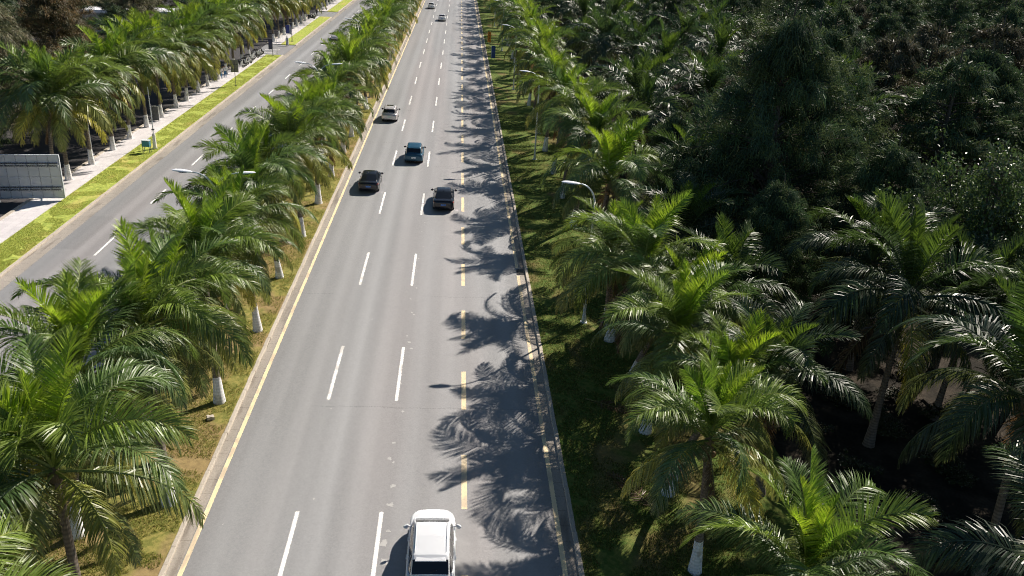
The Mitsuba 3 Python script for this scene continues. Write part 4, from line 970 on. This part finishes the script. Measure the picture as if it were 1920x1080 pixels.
person('person in white shirt and bright blue trousers standing beside a footpath palm', -33.45, 126.9, 0.115, 200, (0.62, 0.62, 0.66), (0.02, 0.13, 0.30), hat=(0.6, 0.6, 0.6))
person('person in white leaning forward next to the person in blue trousers', -33.95, 126.2, 0.115, -60, (0.66, 0.64, 0.64), (0.03, 0.16, 0.34), 'bend')
person('person in dark clothes walking on the footpath at the farther driveway', -33.1, 209.6, 0.02, 10, (0.03, 0.03, 0.035), (0.03, 0.03, 0.04), 'walk')
person('person in a long pale grey coat standing at the verge beyond the nearer driveway', -30.9, 161.0, 0.02, 160, (0.55, 0.55, 0.60), (0.05, 0.05, 0.05), 'walk', coat=True, hat=(0.6, 0.6, 0.62))

# scooters -------------------------------------------------------------
def scooter_parts():
    P = {}
    wheel = lambda y: man((m3.Manifold.cylinder(.09, .235, .235, 20).translate((0, 0, -.045)) - m3.Manifold.cylinder(.2, .14, .14, 20).translate((0, 0, -.1))).rotate((0, 90, 0)).translate((0, y, .235)))
    P['wheel'] = [wheel(-.62), wheel(.64)]
    P['hub'] = cat_mesh([man(m3.Manifold.cylinder(.07, .13, .13, 14).translate((0, 0, -.035)).rotate((0, 90, 0)).translate((0, y, .235))) for y in (-.62, .64)])
    P['body'] = man(hull([((0, -.75, .62), .13), ((0, -.15, .52), .14), ((0, -.55, .35), .13)]) + hull([((0, -.2, .30), .12), ((0, .30, .28), .12)]) + hull([((0, .33, .32), .13), ((0, .44, .85), .11), ((0, .40, .55), .17)]))
    P['front_guard'] = man(hull([((0, .50, .46), .07), ((0, .72, .50), .05), ((0, .86, .38), .04)]))
    P['seat'] = man(hull([((0, -.78, .77), .09), ((0, -.40, .75), .11), ((0, -.08, .70), .07)]))
    P['handlebar'] = tube([[-.36, .34, 1.00], [-.15, .42, 1.0], [0, .44, .96], [.15, .42, 1.0], [.36, .34, 1.00]], .022, 7)
    P['headlight'] = man(hull([((0, .50, .90), .08), ((0, .55, .86), .07)]))
    P['mirror'] = cat_mesh([man(hull([((s * .32, .36, 1.18), .05), ((s * .38, .36, 1.20), .05)]) + hull([((s * .24, .38, 1.02), .012), ((s * .33, .36, 1.16), .012)])) for s in (-1, 1)])
    return P
SP = scooter_parts()
def scooter(label, x, y, rz, col, group):
    k = thing('scooter', label, 'scooter', group); M = move(x, y, 0.118, rz)
    part(k, 'body', at(vc(SP['body'], col, smooth=True), M)); part(k, 'front_guard', at(vc(SP['front_guard'], col, smooth=True), M))
    part(k, 'seat', at(vc(SP['seat'], (0.02, 0.02, 0.02), smooth=True), M)); part(k, 'handlebar', at(vc(SP['handlebar'], (0.03, 0.03, 0.03), smooth=True), M))
    part(k, 'headlight', at(vc(SP['headlight'], (0.5, 0.5, 0.52), smooth=True), M)); part(k, 'mirror', at(vc(SP['mirror'], (0.03, 0.03, 0.03), smooth=True), M)); part(k, 'hub', at(vc(SP['hub'], (0.3, 0.3, 0.3)), M))
    for w in SP['wheel']: part(k, 'wheel', at(vc(w, (0.02, 0.02, 0.02)), M))
for i in range(11):
    pale = i % 3 != 1
    scooter(f'{"white" if pale else "black"} scooter parked in the row on the footpath before the nearer driveway', -33.55 + R.normal(0, .08), 135.6 + 1.42 * i, -62 + R.normal(0, 5), (0.66, 0.66, 0.68) if pale else (0.025, 0.025, 0.03), f'{"white" if pale else "black"} scooters parked on the footpath')
for i, (x, y, c) in enumerate(((-33.4, 203.6, 0), (-33.5, 205.0, 1), (-33.4, 206.3, 0), (-33.3, 223.4, 1))):
    scooter(['black scooter first in the short row before the farther driveway', 'white scooter in the short row before the farther driveway', 'black scooter last in the short row before the farther driveway', 'white scooter beyond the farther driveway'][i], x, y, -60 + 8 * i, (0.66, 0.66, 0.68) if c else (0.025, 0.025, 0.03), None)

# ------------------------------------------------------------------ building behind the trees, upper left
k = thing('building', 'low white roofed building glimpsed between trees at the upper left', 'building')
M = T().translate([-60.5, 172, 0]).rotate([0, 0, 1], 8)
part(k, 'wall', at(ply(cat_mesh([box(-9, -2.2, -4, 4, -.1, 3.6), box(-2.2, 2.2, -3.8, 4, -.1, 3.6), box(2.2, 9, -4, 4, -.1, 3.6)]), 'plaster'), M))
part(k, 'roof', at(vc(cat_mesh([box(-9.5, 9.5, -4.6, 4.5, 3.62, 3.9), box(-9.3, 9.3, -4.4, -4.2, 3.9, 4.15), box(-5, -2, -1, 1.5, 3.9, 4.7)]), (0.80, 0.80, 0.82)), M))
for i in range(5):
    x = -7.6 + 3.4 * i
    if i == 2: part(k, 'door', at(vc(box(-.9, .9, -3.86, -3.81, 0, 2.3), (0.06, 0.07, 0.08)), M)); continue
    wk = part(k, 'window', at(vc(cat_mesh([box(x - .85, x - .78, -4.06, -4.005, 1.0, 2.4), box(x + .78, x + .85, -4.06, -4.005, 1.0, 2.4), box(x - .78, x + .78, -4.06, -4.005, 2.33, 2.4), box(x - .78, x + .78, -4.06, -4.005, 1.0, 1.07)]), (0.5, 0.5, 0.5)), M))
    part(wk, 'pane', at(ply(box(x - .78, x + .78, -4.03, -4.006, 1.072, 2.328), 'car_glass'), M))
